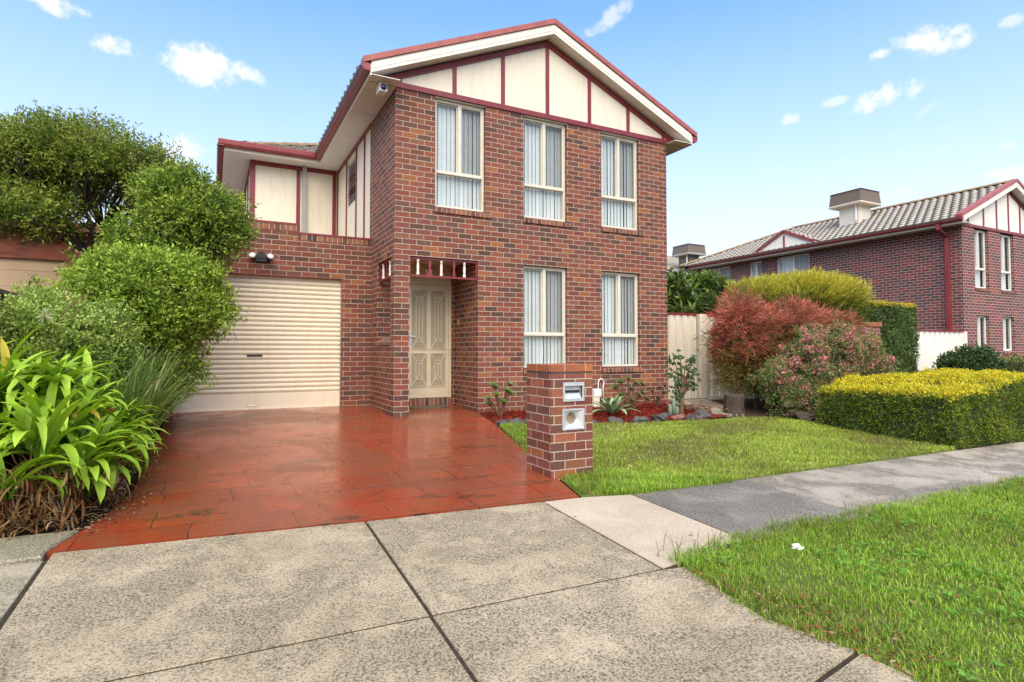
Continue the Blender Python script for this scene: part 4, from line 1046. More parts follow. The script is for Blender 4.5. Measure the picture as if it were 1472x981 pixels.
def limbs(mb, root, fork, C, r0, nmain=5, rt_=.008, seed=0):
    """trunk, main limbs and a branch out to every sub-clump"""
    rr = np.random.default_rng(seed); root = np.array(root); fork = np.array(fork)
    mb.tube(bez(root, (root + fork) / 2 + rr.normal(size=3) * .05, fork), list(np.linspace(r0, r0 * .72, 7)), 9)
    idx = rr.choice(len(C), min(nmain, len(C)), replace=False); hubs = [fork + (C[i] - fork) * .5 + rr.normal(size=3) * .06 for i in idx]
    for h in hubs: mb.tube(bez(fork - (fork - root) * .06, (fork + h) / 2 + np.array([0, 0, .10]), h), list(np.linspace(r0 * .55, r0 * .3, 7)), 7)
    for c in C:
        h = min(hubs, key=lambda q: np.linalg.norm(q - c)); m_ = (h + c) / 2 + rr.normal(size=3) * .08
        mb.tube(bez(h, m_, c, 6), list(np.linspace(r0 * .24, rt_, 6)), 5)
        for _ in range(2):
            e = c + rr.normal(size=3) * .12; mb.tube(bez(c + (h - c) * .35, c + rr.normal(size=3) * .1, e, 5), list(np.linspace(rt_ * 1.4, rt_ * .5, 5)), 4)

def plant(name, loc, label, cat, group=None): return empty(name, loc, label, cat, group)

# ------------------------------------------------------------------ left side: dome tree, glossy shrub, small-leaf bush
T = plant('tree', (-4.05, 2.2, .07), 'broad dome-topped small-leaved tree behind the shrubs at the left, bare fanned limbs below', 'tree')
ell = [(-4.25, 2.2, 3.74, 1.15, 1.1, .60, 1.0), (-5.3, 2.3, 3.5, 1.0, 1.0, .68, .7), (-3.62, 2.1, 3.62, .46, .7, .46, .35), (-5.2, 1.6, 2.85, .7, .6, .38, .4)]
C, Rr, O = clumps(ell, 60, (.16, .32), (.74, 1.12), -.02, .9)
V, F, K = crown(C, Rr, O, 950, 9, .23, .060, .021, [(.125, .20, .022), (.17, .25, .028), (.075, .14, .02), (.20, .25, .035)], tip=(.30, .33, .05), upb=.5)
np_mesh('crown', V, F, M['leaf'], T, K)
b = MB(); limbs(b, (-4.0, 2.3, -.1), (-4.05, 2.25, 2.35), C, .085, 9, .007, 3); b.build('trunk', M['bark'], T, True)

T = plant('shrub', (-3.55, .35, 0), 'tall glossy green shrub reaching up and leaning over the roller garage door', 'shrub')
ell = [(-3.02, .35, 2.98, .36, .42, .46, .62), (-2.62, .15, 2.88, .42, .40, .42, .5), (-3.28, .40, 2.62, .34, .36, .30, .3), (-2.90, .20, 2.42, .42, .4, .3, .4)]
C, Rr, O = clumps(ell, 42, (.13, .23), (.6, 1.05), -.7)
V, F, K = crown(C, Rr, O, 2000, 9, .19, .060, .024, [(.12, .22, .026), (.17, .28, .032), (.08, .155, .022)], tip=(.38, .45, .07), upb=.4)
np_mesh('crown', V, F, M['leaf_gloss'], T, K)
b = MB(); limbs(b, (-3.62, .4, -.1), (-3.45, .4, 1.9), C, .05, 5, .005, 5); b.build('trunk', M['bark'], T, True)

T = plant('shrub', (-3.6, -.1, 0), 'dense bright green shrub filling the bed between the strap leaves and the garage door', 'shrub')
ell = [(-3.42, .0, 2.02, .42, .5, .26, .3), (-3.25, -.15, 1.64, .72, .62, .56, 1.0), (-3.72, -.2, 1.45, .62, .6, .6, .6), (-2.80, -.10, 1.66, .30, .42, .38, .4), (-3.35, .0, 1.0, .50, .55, .75, .8), (-3.75, -.3, .85, .45, .5, .6, .5)]
C, Rr, O = clumps(ell, 62, (.13, .25), (.58, 1.05), -.8)
V, F, K = crown(C, Rr, O, 1900, 9, .20, .062, .024, [(.19, .31, .026), (.26, .38, .034), (.11, .20, .022), (.16, .27, .026)], tip=(.40, .52, .08), upb=.5, keep=lambda P: (P[:, 2] > .1) & ((P[:, 0] < -2.95) | (P[:, 2] > .55)))
np_mesh('crown', V, F, M['leaf_gloss'], T, K)
b = MB(); limbs(b, (-3.6, -.1, -.1), (-3.45, -.1, .7), C, .045, 6, .005, 6); b.build('trunk', M['bark'], T, True)

T = plant('bush', (-3.95, -1.55, -.06), 'small-leaved pale green bush with reddish stems at the left edge', 'bush')
ell = [(-4.0, -1.45, 1.08, .48, .5, .46, 1.0), (-3.72, -1.2, 1.02, .36, .4, .42, .55), (-3.95, -1.6, .55, .45, .45, .5, .6)]
C, Rr, O = clumps(ell, 52, (.12, .20), (.5, 1.0), -.8)
V, F, K = crown(C, Rr, O, 3000, 10, .12, .032, .022, [(.20, .31, .05), (.28, .38, .075), (.13, .22, .035)], tip=(.42, .52, .14), upb=.5)
np_mesh('crown', V, F, M['leaf_gloss'], T, K)
b = MB(); limbs(b, (-3.95, -1.5, -.15), (-3.95, -1.5, .35), C, .03, 7, .005, 8); b.build('trunk', M['sleeper'], T, True)

# ------------------------------------------------------------------ strap-leaf plants
def ribbon_batch(items, n=8):
    """items: (base, azimuth, start elevation, length, width, droop, twist, colour, tipcolour) -> curved V-folded strap leaves"""
    V = []; F = []; K = []; o = 0
    for (b, az, el, L, W, dr, fold, c, ct) in items:
        p = np.array(b, float); h = np.array([math.cos(az), math.sin(az), 0]); sd = np.array([-h[1], h[0], 0]); ds = L / n; e = el
        for i in range(n + 1):
            t = i / n
            wv = W * (min(1, .55 + 2.2 * t) if t < .6 else max(.03, 1 - ((t - .6) / .4) ** 2.2))
            u = -h * math.sin(e) + np.array([0, 0, math.cos(e)])
            V += [p - sd * wv / 2 + u * wv * fold, p, p + sd * wv / 2 + u * wv * fold]
            cc = np.array(c) * (1 - t) + np.array(ct) * t; K += [cc, cc * .93, cc]
            p = p + (h * math.cos(e) + np.array([0, 0, math.sin(e)])) * ds
            e -= dr * ds / L * (1 + 1.6 * t)
        for i in range(n):
            a = o + 3 * i; F += [(a, a + 1, a + 4, a + 3), (a + 1, a + 2, a + 5, a + 4)]
        o += 3 * (n + 1)
    return np.array(V), np.array(F), np.array(K)

T = plant('strap_leaf_clump', (-3.5, -3.1, -.12), 'big clump of broad bright green strap leaves over brown dead thatch at the front left', 'plant')
items = []
crowns = []
for i in range(92):
    y = rng.uniform(-4.05, -1.55); x = rng.uniform(-4.35, -3.36) if y > -3.7 else rng.uniform(-4.3, -3.42)
    hgt = .28 + .50 * rng.random() + .20 * np.clip((-3.3 - x), 0, 1)
    if x > -3.45 or y < -3.7: hgt *= .72
    crowns.append((x, y, hgt))
for i in range(40):
    y = rng.uniform(-4.1, -1.6); x = rng.uniform(-3.42, -3.26) if y > -3.75 else rng.uniform(-4.3, -3.42)
    crowns.append((x, y, rng.uniform(.12, .34)))
for (x, y, hgt) in crowns:
    m = rng.integers(9, 14); a0 = rng.uniform(0, 6.28); fan = rng.uniform(0, 3.14)
    tone = rng.uniform(.8, 1.2)
    for j in range(m):
        az = fan + (math.pi if j % 2 else 0) + rng.normal() * .42
        inner = j / m
        el = R(86 - 36 * inner + rng.normal() * 7); L = rng.uniform(.42, .68) * (1.0 - .2 * inner); W = rng.uniform(.048, .074)
        c = np.array((.13, .27, .018)) * tone * rng.uniform(.8, 1.15); ct = np.array((.34, .53, .035)) * rng.uniform(.8, 1.15)
        if rng.random() < .022: c, ct = (.40, .38, .03), (.5, .38, .04)
        items.append(((x + .02 * rng.normal(), y + .02 * rng.normal(), hgt - .18), az, el, L, W, rng.uniform(.5, 1.9), rng.uniform(.08, .28), c, ct))
V, F, K = ribbon_batch(items); np_mesh('leaves', V, F, M['leaf_gloss'], T, K, True)
items = []
for i in range(2600):
    s = rng.random()
    if s < .62: y = rng.uniform(-4.16, -3.75); x = rng.uniform(-4.6, -3.36)
    else: y = rng.uniform(-4.05, -1.7); x = rng.uniform(-3.36, -3.12) if y > -3.8 else rng.uniform(-3.6, -3.3)
    z = float(gz(x, y)) + .03 + .38 * rng.random() ** 1.4
    c = np.array([(.24, .13, .055), (.36, .23, .11), (.12, .065, .03), (.48, .36, .2), (.30, .12, .045)][rng.integers(5)]) * rng.uniform(.6, 1.15)
    items.append(((x, y, z), rng.uniform(0, 6.28), R(rng.uniform(-85, 70)), rng.uniform(.07, .24), rng.uniform(.006, .017), rng.uniform(-1.5, 3.0), .35, c, c * .8))
V, F, K = ribbon_batch(items, 4); V[:, 2] = np.maximum(V[:, 2], gz(V[:, 0], V[:, 1]) + .008); np_mesh('dead_leaves', V, F, M['dry'], T, K)
it = []
for (x, y, z, az) in ((-3.32, -2.95, .52, 5.2), (-3.30, -2.75, .42, 5.6), (-3.75, -2.6, .8, 4.5)):
    b = MB(); b.tube(bez((x - .1, y, z - .5), (x - .02, y, z - .1), (x, y, z), 6), .009, 6); b.build('flower_stalk', M['turf'], T, True)
    m = 16; dd = nrm(rdir(m) + np.array([0, 0, .8])); V, F = leaves_np(np.repeat([[x, y, z]], m, 0), dd, .06, .022); np_mesh('flower', V, F, M['petal'], T, np.repeat(np.array([(.62, .13, .02)]) * rng.uniform(.8, 1.1, (m, 1)), 4, 0))
b = MB()
b.tube(bez((-3.88, -2.2, .35), (-3.9, -2.15, .95), (-3.92, -2.2, 1.36), 7), .007, 6); b.build('flower_stalk', M['turf'], T, True)
m = 44; dd = nrm(rdir(m) + np.array([0, 0, .15])); V, F = leaves_np(np.repeat([[-3.92, -2.2, 1.37]], m, 0), dd, .085, .012); np_mesh('flower', V, F, M['petal'], T, np.repeat(np.array([(.55, .56, .34)]) * rng.uniform(.7, 1.2, (m, 1)), 4, 0))

T = plant('sword_leaf_plant', (-3.25, -.9, -.03), 'tall narrow sword-leaved grassy clump along the driveway edge before the garage', 'plant')
items = []
for i in range(760):
    y = rng.uniform(-2.35, .75); x = rng.uniform(-3.62, -3.16)
    az = rng.uniform(-1.3, 1.3) if rng.random() < .62 else rng.uniform(0, 6.28)
    c = np.array((.07, .15, .032)) * rng.uniform(.7, 1.35); ct = np.array((.17, .27, .07)) * rng.uniform(.7, 1.3)
    if rng.random() < .05: c = ct = np.array((.32, .26, .13))
    items.append(((x, y, float(gz(x, y)) - .02), az, R(rng.uniform(64, 88)), rng.uniform(.8, 1.35), rng.uniform(.012, .020), rng.uniform(.15, .9), .25, c, ct))
V, F, K = ribbon_batch(items, 6); np_mesh('leaves', V, F, M['leaf_gloss'], T, K)

# ------------------------------------------------------------------ clipped hedges
def hedge(name, loc, label, box, npts, leaf, pal, top_pal, topz, mound=None, wob=.03, rnd=.04):
    """box = (x0,x1,y0,y1,z0,z1); leaves stand out of an inner mass of the same foliage"""
    T = plant(name, loc, label, 'hedge'); x0, x1, y0, y1, z0, z1 = box
    def top(x, y):
        z = z1 + 0 * x
        if mound is not None: z = z + mound(x, y)
        return z
    ax, ay, az = x1 - x0, y1 - y0, z1 - z0
    areas = np.array([ax * ay, ax * az, ax * az, ay * az, ay * az]); pr = areas / areas.sum(); fc = rng.choice(5, npts, p=pr)
    u, v = rng.random(npts), rng.random(npts); P = np.zeros((npts, 3)); Nn = np.zeros((npts, 3))
    for f, (nx, ny, nz) in enumerate([(0, 0, 1), (0, -1, 0), (0, 1, 0), (-1, 0, 0), (1, 0, 0)]):
        q = fc == f; Nn[q] = (nx, ny, nz)
        X = x0 + u * ax if f in (0, 1, 2) else np.full(npts, x0 if f == 3 else x1); Yv = y0 + (u if f > 2 else v) * ay if f in (0, 3, 4) else np.full(npts, y0 if f == 1 else y1)
        tp = top(X, Yv); Z = tp if f == 0 else z0 + v * (tp - z0)
        P[q] = np.stack([X, Yv, Z], 1)[q]
    s = lambda a, b, c: np.sin(P[:, 0] * a + P[:, 1] * b + P[:, 2] * c)
    dis = wob * (s(5, 3, 6) + .7 * s(-9, 7, 11) + .5 * s(17, -13, 9)) - .015
    # soft rounding of the clipped edges
    tp = top(P[:, 0], P[:, 1]); side = fc > 0
    near = np.clip(1 - (tp - P[:, 2]) / .10, 0, 1); dis = dis - side * near ** 2 * rnd
    edge = np.minimum.reduce([P[:, 0] - x0, x1 - P[:, 0], P[:, 1] - y0, y1 - P[:, 1]]); dis = dis - (~side) * np.clip(1 - edge / .10, 0, 1) ** 2 * rnd
    P = P + Nn * (dis + rng.uniform(-.05, .012, npts))[:, None]
    A = nrm(Nn * .9 + rdir(npts) * .75 + np.array([0, 0, .3]))
    pal = np.array(pal); tpal = np.array(top_pal)
    pch = .5 + .5 * np.sin(P[:, 0] * 3.1 + 2 * np.sin(P[:, 1] * 2.7 + P[:, 2] * 3) + P[:, 2] * 4)
    K = pal[rng.integers(len(pal), size=npts)] * (.8 + .4 * pch)[:, None]
    isT = (tp - P[:, 2] < topz * rng.uniform(.3, 1.3, npts)); isT = isT | (~side); K[isT] = tpal[rng.integers(len(tpal), size=isT.sum())]
    V, F, C = sprigs(P, A, 6, leaf[2], leaf[0], leaf[1], .8, K, None, .25)
    # inner mass
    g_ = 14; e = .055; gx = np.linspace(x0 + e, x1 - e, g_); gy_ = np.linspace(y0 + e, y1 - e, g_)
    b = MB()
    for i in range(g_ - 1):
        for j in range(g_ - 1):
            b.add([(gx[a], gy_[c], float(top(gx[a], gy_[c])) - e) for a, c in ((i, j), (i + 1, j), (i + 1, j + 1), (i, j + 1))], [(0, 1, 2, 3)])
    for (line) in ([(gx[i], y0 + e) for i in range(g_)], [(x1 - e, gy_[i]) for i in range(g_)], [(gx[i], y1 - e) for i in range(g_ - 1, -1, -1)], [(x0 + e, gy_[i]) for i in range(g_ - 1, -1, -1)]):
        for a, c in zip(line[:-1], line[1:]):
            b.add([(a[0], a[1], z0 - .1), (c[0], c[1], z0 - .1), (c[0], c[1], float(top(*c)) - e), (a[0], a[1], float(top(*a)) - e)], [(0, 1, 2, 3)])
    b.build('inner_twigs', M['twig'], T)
    np_mesh('foliage', V, F, M['leaf'], T, C)
    return T
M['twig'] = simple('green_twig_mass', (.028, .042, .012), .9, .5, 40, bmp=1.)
GREEN = [(.10, .165, .013), (.145, .205, .017), (.20, .235, .021), (.065, .12, .011)]
GOLD = [(.70, .58, .022), (.64, .56, .024), (.56, .53, .026), (.58, .45, .035), (.36, .41, .026)]
mound = lambda x, y: .16 * np.sin(np.clip((x - 5.9) / 4.0, 0, 1) * 2.6) + .05 * np.sin(x * 2.1 + y * 1.7) * np.clip((x - 6.1) * 2, 0, 1)
hedge('hedge', (8, -4, -.2), 'low clipped hedge with golden yellow top beside the footpath', (5.9, 10.6, -4.93, -3.05, -.2, .49), 26000, (.030, .013, .035), GREEN, GOLD, .05, mound)
hedge('hedge', (13, -.3, -.3), 'tall square clipped green hedge with thin yellow top beside the brick pier', (11.2, 13.0, -.75, .05, -.3, 2.18), 10500, (.050, .022, .05), [(.09, .145, .04), (.125, .18, .055), (.065, .11, .03)], [(.60, .46, .04), (.42, .38, .05)], .06, None, .018, .012)
hedge('hedge', (16.5, -1.5, -.4), 'low olive clipped hedge in front of the plum brick house', (14.2, 23.0, -2.2, -1.2, -.5, .83), 9000, (.055, .025, .05), [(.12, .145, .04), (.15, .165, .055), (.085, .115, .03)], [(.22, .21, .07), (.17, .17, .055)], .05, None, .04)

def small_shrub(name, loc, label, ell, nsub, rs, dens, k, Ls, L, W, pal, tip, mat='leaf', stem=.03, seed=1, **kw):
    T = plant(name, loc, label, 'shrub'); C, Rr, O = clumps(ell, nsub, rs, (.45, 1.0), -.8)
    V, F, K = crown(C, Rr, O, dens, k, Ls, L, W, pal, tip=tip, **kw); np_mesh('crown', V, F, M[mat], T, K)
    b = MB(); z0 = float(gz(loc[0], loc[1])) - .1; limbs(b, (loc[0], loc[1], z0), (loc[0], loc[1], z0 + .4), C, stem, 5, .006, seed); b.build('trunk', M['bark'], T, True)
    return T, C, Rr
small_shrub('shrub', (13.2, -1.9, -.3), 'dark green glossy rounded shrub at the left end of the olive hedge', [(13.3, -1.7, .55, .75, .5, .45, 1)], 40, (.16, .26), 1300, 9, .14, .075, .035, [(.025, .06, .018), (.04, .085, .024)], (.09, .14, .04), 'leaf_gloss')

# tree behind the gate with long dark leaves
T = plant('tree', (8.9, 2.6, 0), 'dark leafy tree with long glossy leaves behind the cream gate', 'tree')
C, Rr, O = clumps([(8.75, 2.6, 2.15, .95, .8, .78, 1.0), (9.3, 2.7, 2.0, .6, .6, .7, .4)], 58, (.24, .36), (.55, 1.0), -.8)
V, F, K = crown(C, Rr, O, 560, 8, .20, .23, .066, [(.03, .07, .022), (.05, .10, .03), (.085, .15, .035)], tip=(.22, .30, .05), upb=.3, spread=.9)
np_mesh('crown', V, F, M['leaf_gloss'], T, K)
b = MB(); limbs(b, (8.9, 2.6, -.2), (8.9, 2.6, 1.2), C, .07, 6, .01, 12); b.build('trunk', M['bark'], T, True)

# golden conifer
T = plant('conifer', (9.4, -.2, -.1), 'feathery golden-green clipped conifer standing behind the red shrub', 'conifer')
C, Rr, O = clumps([(8.35, -.25, 2.12, .78, .6, .34, .5), (9.3, -.2, 2.28, .9, .7, .34, .6), (10.25, -.15, 2.20, .8, .65, .36, .5), (8.4, -.25, 1.5, .85, .6, .5, .45), (9.9, -.2, 1.75, 1.0, .6, .40, .4)], 88, (.18, .28), (.5, 1.0), -.9)
def gold(P, A, K):
    t = np.clip((P[:, 2] - 1.95 + .16 * rng.normal(size=len(P))) / .35, 0, 1)[:, None]
    return K * (1 - t) + np.array((.55, .50, .06)) * rng.uniform(.7, 1.2, (len(P), 1)) * t
V, F, K = crown(C, Rr, O, 1300, 12, .30, .11, .011, [(.085, .145, .022), (.12, .18, .028), (.055, .11, .02)], tip=None, upb=1.1, spread=.45, cfun=gold, keep=lambda P: P[:, 2] < 2.42 + .14 * np.sin(P[:, 0] * 2.2) * .5 + .05 * (P[:, 0] - 8.3))
np_mesh('crown', V, F, M['leaf'], T, K)
b = MB(); limbs(b, (9.4, -.2, -.2), (9.4, -.2, .7), C, .06, 6, .008, 13); b.build('trunk', M['bark'], T, True)

# weeping red-brown shrub
T = plant('shrub', (6.9, -1.0, -.04), 'weeping red-brown thread-leaved shrub in front of the cream fence', 'shrub')
C, Rr, O = clumps([(6.85, -.95, 1.18, .60, .5, .46, .8), (7.75, -1.0, 1.50, .80, .5, .34, .8), (6.80, -1.0, .72, .50, .45, .46, .45), (8.6, -1.0, 1.5, .78, .4, .34, .6), (6.55, -.9, 1.70, .26, .3, .26, .25), (9.2, -1.0, 1.35, .4, .35, .3, .2), (7.3, -1.05, .9, .5, .4, .4, .3)], 62, (.11, .22), (.5, 1.08), -.8)
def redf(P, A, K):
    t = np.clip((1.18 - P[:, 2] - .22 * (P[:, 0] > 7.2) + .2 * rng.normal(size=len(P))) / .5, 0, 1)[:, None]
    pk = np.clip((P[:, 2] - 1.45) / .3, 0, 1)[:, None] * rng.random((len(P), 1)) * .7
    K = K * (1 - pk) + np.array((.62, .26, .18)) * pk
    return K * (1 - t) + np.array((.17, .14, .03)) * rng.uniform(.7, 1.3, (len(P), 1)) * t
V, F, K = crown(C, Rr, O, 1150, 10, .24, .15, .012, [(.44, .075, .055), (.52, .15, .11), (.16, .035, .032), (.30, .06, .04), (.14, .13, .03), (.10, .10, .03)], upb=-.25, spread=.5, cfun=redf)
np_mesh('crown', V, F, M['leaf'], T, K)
b = MB(); limbs(b, (6.9, -1.0, -.2), (6.95, -1.0, .45), C, .05, 6, .006, 14); b.build('trunk', M['bark'], T, True)

# pink flowering shrub
T, C, Rr = small_shrub('flowering_shrub', (7.4, -2.0, -.1), 'rounded green shrub dotted with pink flowers behind the golden hedge', [(7.75, -2.05, .86, 1.05, .55, .55, 1.0), (6.75, -2.0, .40, .62, .5, .45, .55), (8.5, -2.0, .75, .7, .45, .5, .4), (7.2, -2.1, .3, .8, .45, .4, .4)], 62, (.15, .25), 2500, 9, .13, .034, .018, [(.07, .135, .03), (.095, .17, .04), (.12, .18, .055)], (.28, .27, .08), 'leaf_gloss', .03, 15)
P = []; 
for c, r in zip(C, Rr):
    m = int(250 * r * (1.6 if c[2] > .7 else .8)); d = nrm(rdir(m) + np.array([0, -.5, .35])); P.append(c + d * r * rng.uniform(.9, 1.12, (m, 1)))
P = np.concatenate(P); pals = np.array([(.80, .30, .38), (.66, .18, .27), (.85, .50, .50), (.55, .26, .18)])
n = len(P); q = 5; dd = nrm(rdir(n * q) + np.array([0, -.3, .5])); V, F = leaves_np(np.repeat(P, q, 0) + rng.normal(size=(n * q, 3)) * .012, dd, .027, .020)
np_mesh('flowers', V, F, M['petal'], T, np.repeat(np.repeat(pals[rng.integers(4, size=n)], q, 0) * rng.uniform(.8, 1.15, (n * q, 1)), 4, 0))

# ------------------------------------------------------------------ succulents in the mulch bed
def rosette(items, c, r, m, axis, col, col2, w=.42):
    ax = nrm(np.array(axis, float)); ref = np.array([1, 0, 0]) if abs(ax[0]) < .8 else np.array([0, 1, 0]); e1 = nrm(np.cross(ax, ref)); e2 = np.cross(ax, e1)
    for j in range(m):
        t = 2.39996 * j; s = (j + 1) / m; lean = .95 - .75 * s
        d = nrm((e1 * math.cos(t) + e2 * math.sin(t)) * (1 - lean * .6) + ax * lean)
        items.append((np.array(c) + d * .1 * r, d, r * (.45 + .55 * s), r * w * (.5 + .5 * s), np.array(col) * s + np.array(col2) * (1 - s), ax))
def rosette_mesh(name, items, T, mat='succ'):
    B = np.array([i[0] for i in items]); D = np.array([i[1] for i in items]); L = np.array([i[2] for i in items]); W = np.array([i[3] for i in items]); K = np.array([i[4] for i in items]); A = np.array([i[5] for i in items])
    n = len(B); sd = nrm(np.cross(D, A) + 1e-6); nn = nrm(np.cross(sd, D))
    L = L[:, None]; W = W[:, None]
    rows = [(0, .25), (.45, .75), (.8, 1.0), (1.0, .12)]
    V = np.stack([B + D * L * t + sg * sd * W / 2 * w + nn * L * .18 * t * t + (nn * W * -.14 if sg == 0 else 0) for (t, w) in rows for sg in (-1, 0, 1)], 1).reshape(-1, 3)
    F = np.concatenate([np.array([[12 * i + 3 * r + a, 12 * i + 3 * r + a + 1, 12 * i + 3 * r + a + 4, 12 * i + 3 * r + a + 3] for r in range(3) for a in range(2)]) for i in range(n)])
    np_mesh(name, V, F, M[mat], T, np.repeat(K * rng.uniform(.85, 1.15, (n, 1)), 12, 0), True)

def aeonium(loc, label, heads, r=.085, col=(.085, .13, .03), col2=(.20, .26, .06), rim=None):
    T = plant('aeonium', (loc[0], loc[1], float(gz(*loc))), label, 'succulent'); z0 = float(gz(*loc)); st = MB(); items = []
    for (dx, dy, h) in heads:
        e = np.array((loc[0] + dx, loc[1] + dy, z0 + h)); a = np.array((loc[0], loc[1], z0 - .03)); mid = np.array((loc[0] + dx * .4, loc[1] + dy * .4, z0 + h * .55))
        st.tube(bez(a, mid, e, 6), list(np.linspace(.016, .010, 6)), 6)
        ax = nrm(np.array([dx * 1.2, dy * 1.2 - .35, .7])); rosette(items, e, r * rng.uniform(.8, 1.15), 22, ax, col, col2)
    st.build('stem', M['jade_bark'], T, True); rosette_mesh('leaves', items, T)
aeonium((1.62, -.50), 'branching green rosette succulent by the driveway corner left of the letterbox pillar', [(-.16, -.05, .50), (-.14, -.12, .36), (.05, -.1, .42), (.16, .0, .50), (-.2, 0, .20), (.0, -.08, .24), (.1, -.12, .38), (-.06, .05, .46), (-.24, -.05, .3)], .085)
aeonium((4.20, -.55), 'dark olive branching rosette succulent in front of the lower right window', [(-.25, -.05, .50), (-.12, -.1, .56), (.06, -.08, .48), (.26, -.03, .44), (-.35, -.02, .40), (-.28, -.1, .28), (.10, -.12, .26), (.32, -.08, .18), (-.05, -.12, .18), (.02, 0, .36), (.2, -.1, .30)], .088, (.06, .085, .022), (.16, .20, .045))
aeonium((4.95, -.42), 'small brown-leaved rosette succulent against the wall left of the jade plant', [(-.15, -.03, .30), (.0, -.08, .36), (.12, -.05, .26), (-.08, -.1, .18), (.1, -.1, .40)], .06, (.10, .045, .03), (.16, .085, .045))
aeonium((2.12, -.45), 'thin brownish rosette succulent half hidden behind the letterbox pillar', [(-.05, -.03, .42), (.04, -.06, .34), (.1, -.03, .22)], .05, (.10, .06, .03), (.15, .12, .05))

T = plant('agave', (3.38, -1.12, -.04), 'pale blue-green agave rosette in the red mulch right of the letterbox pillar', 'agave')
items = []
for j in range(20):
    az = 2.39996 * j; s = j / 20; c = np.array((.16, .26, .15)) * rng.uniform(.85, 1.15)
    items.append(((3.38 + .03 * math.cos(az), -1.12 + .03 * math.sin(az), .0), az, R(82 - 62 * s), .30 + .18 * s + rng.uniform(-.03, .05), .082, .25 + .9 * s * rng.random(), .22, c, np.array((.24, .34, .16))))
V, F, K = ribbon_batch(items, 8); np_mesh('leaves', V, F, M['succ'], T, K, True)

T = plant('jade_plant', (4.72, -1.28, -.05), 'rounded jade plant with thick tan trunk at the house corner', 'succulent')
C = np.array([(4.72 + dx, -1.28 + dy, z) for dx, dy, z in ((-.12, 0, .88), (.0, -.05, .72), (.12, 0, .80), (.28, .05, .78), (-.18, 0, .66), (.18, -.06, .62), (.3, 0, .60), (-.12, -.06, .50), (.06, .05, .92), (.0, 0, .55), (.22, .0, .46), (.36, .02, .42), (-.2, -.05, .36), (-.1, -.1, .28), (.34, .06, .84), (-.22, .02, .80), (-.16, -.08, .16))])
b = MB(); b.tube(bez((4.74, -1.28, -.12), (4.72, -1.28, .2), (4.78, -1.28, .42), 6), [.055, .05, .045, .04, .036, .03], 8)
for c in C:
    h = np.array((4.76, -1.28, .15 + .28 * rng.random())); b.tube(bez(h, (h + c) / 2 + np.array([0, 0, -.02]), c, 5), [.02, .017, .013, .01, .006], 5)
b.build('trunk', M['jade_bark'], T, True)
items = []
for c in C:
    for _ in range(7): rosette(items, c + rng.normal(size=3) * .055, .05, 9, nrm(rng.normal(size=3) + np.array([0, -.3, .8])), (.045, .10, .03), (.10, .17, .05), .7)
rosette_mesh('leaves', items, T)
T = plant('cactus', (4.42, -1.42, -.05), 'small pale grey-green cactus cluster at the foot of the jade plant', 'cactus')
for (dx, h) in ((-.06, .20), (.02, .30), (.09, .16)):
    b = MB(); b.lathe([(.032, -.05), (.036, h * .5), (.03, h * .85), (.012, h)], (4.42 + dx, -1.42, -.05), 10)
    b.build('stem', M['cact'] if 'cact' in M else M.setdefault('cact', simple('cactus_skin', (.15, .20, .13), .7, .25, 60, bmp=.8)), T, True)
T = plant('groundcover_plant', (5.25, -1.05, -.04), 'low reddish succulent groundcover at the foot of the gate', 'plant')
items = []
for _ in range(70):
    rosette(items, (5.25 + rng.normal() * .22, -1.05 + rng.normal() * .2, -.03 + rng.uniform(0, .09)), .045, 8, (rng.normal() * .3, -.3, 1), (.20, .06, .045) if rng.random() < .6 else (.11, .15, .06), (.26, .14, .08), .5)
rosette_mesh('leaves', items, T)

# ------------------------------------------------------------------ mulch chips, fallen leaves, grass
def inpoly(P, poly):
    x, y = P[:, 0], P[:, 1]; r = np.zeros(len(P), bool); n = len(poly)
    for i in range(n):
        (x1, y1), (x2, y2) = poly[i], poly[(i + 1) % n]
        c = ((y1 > y) != (y2 > y)) & (x < (x2 - x1) * (y - y1) / (y2 - y1 + 1e-12) + x1); r ^= c
    return r
def scatter(poly, n):
    p = np.array(poly); lo, hi = p.min(0), p.max(0); out = []
    while sum(map(len, out)) < n:
        q = lo + rng.random((n, 2)) * (hi - lo); out.append(q[inpoly(q, poly)])
    return np.concatenate(out)[:n]
q = scatter([(1.46, -.03), (1.24, -1.15), (3.4, -1.68), (4.6, -1.85), (5.35, -1.4), (5.6, -.03)], 9000)
b_ = np.column_stack([q, gz(q[:, 0], q[:, 1]) + rng.uniform(.004, .03, len(q))]); d = nrm(rng.normal(size=(len(q), 3)) * np.array([1, 1, .35]))
V, F = leaves_np(b_, d, rng.uniform(.025, .06, len(q)), rng.uniform(.012, .025, len(q)), .1)
mc = np.array([(.24, .024, .016), (.18, .02, .014), (.29, .04, .022), (.10, .016, .012)])
tag(np_mesh('bark_mulch', V, F, M['dry'], None, np.repeat(mc[rng.integers(4, size=len(q))], 4, 0)), kind='stuff')
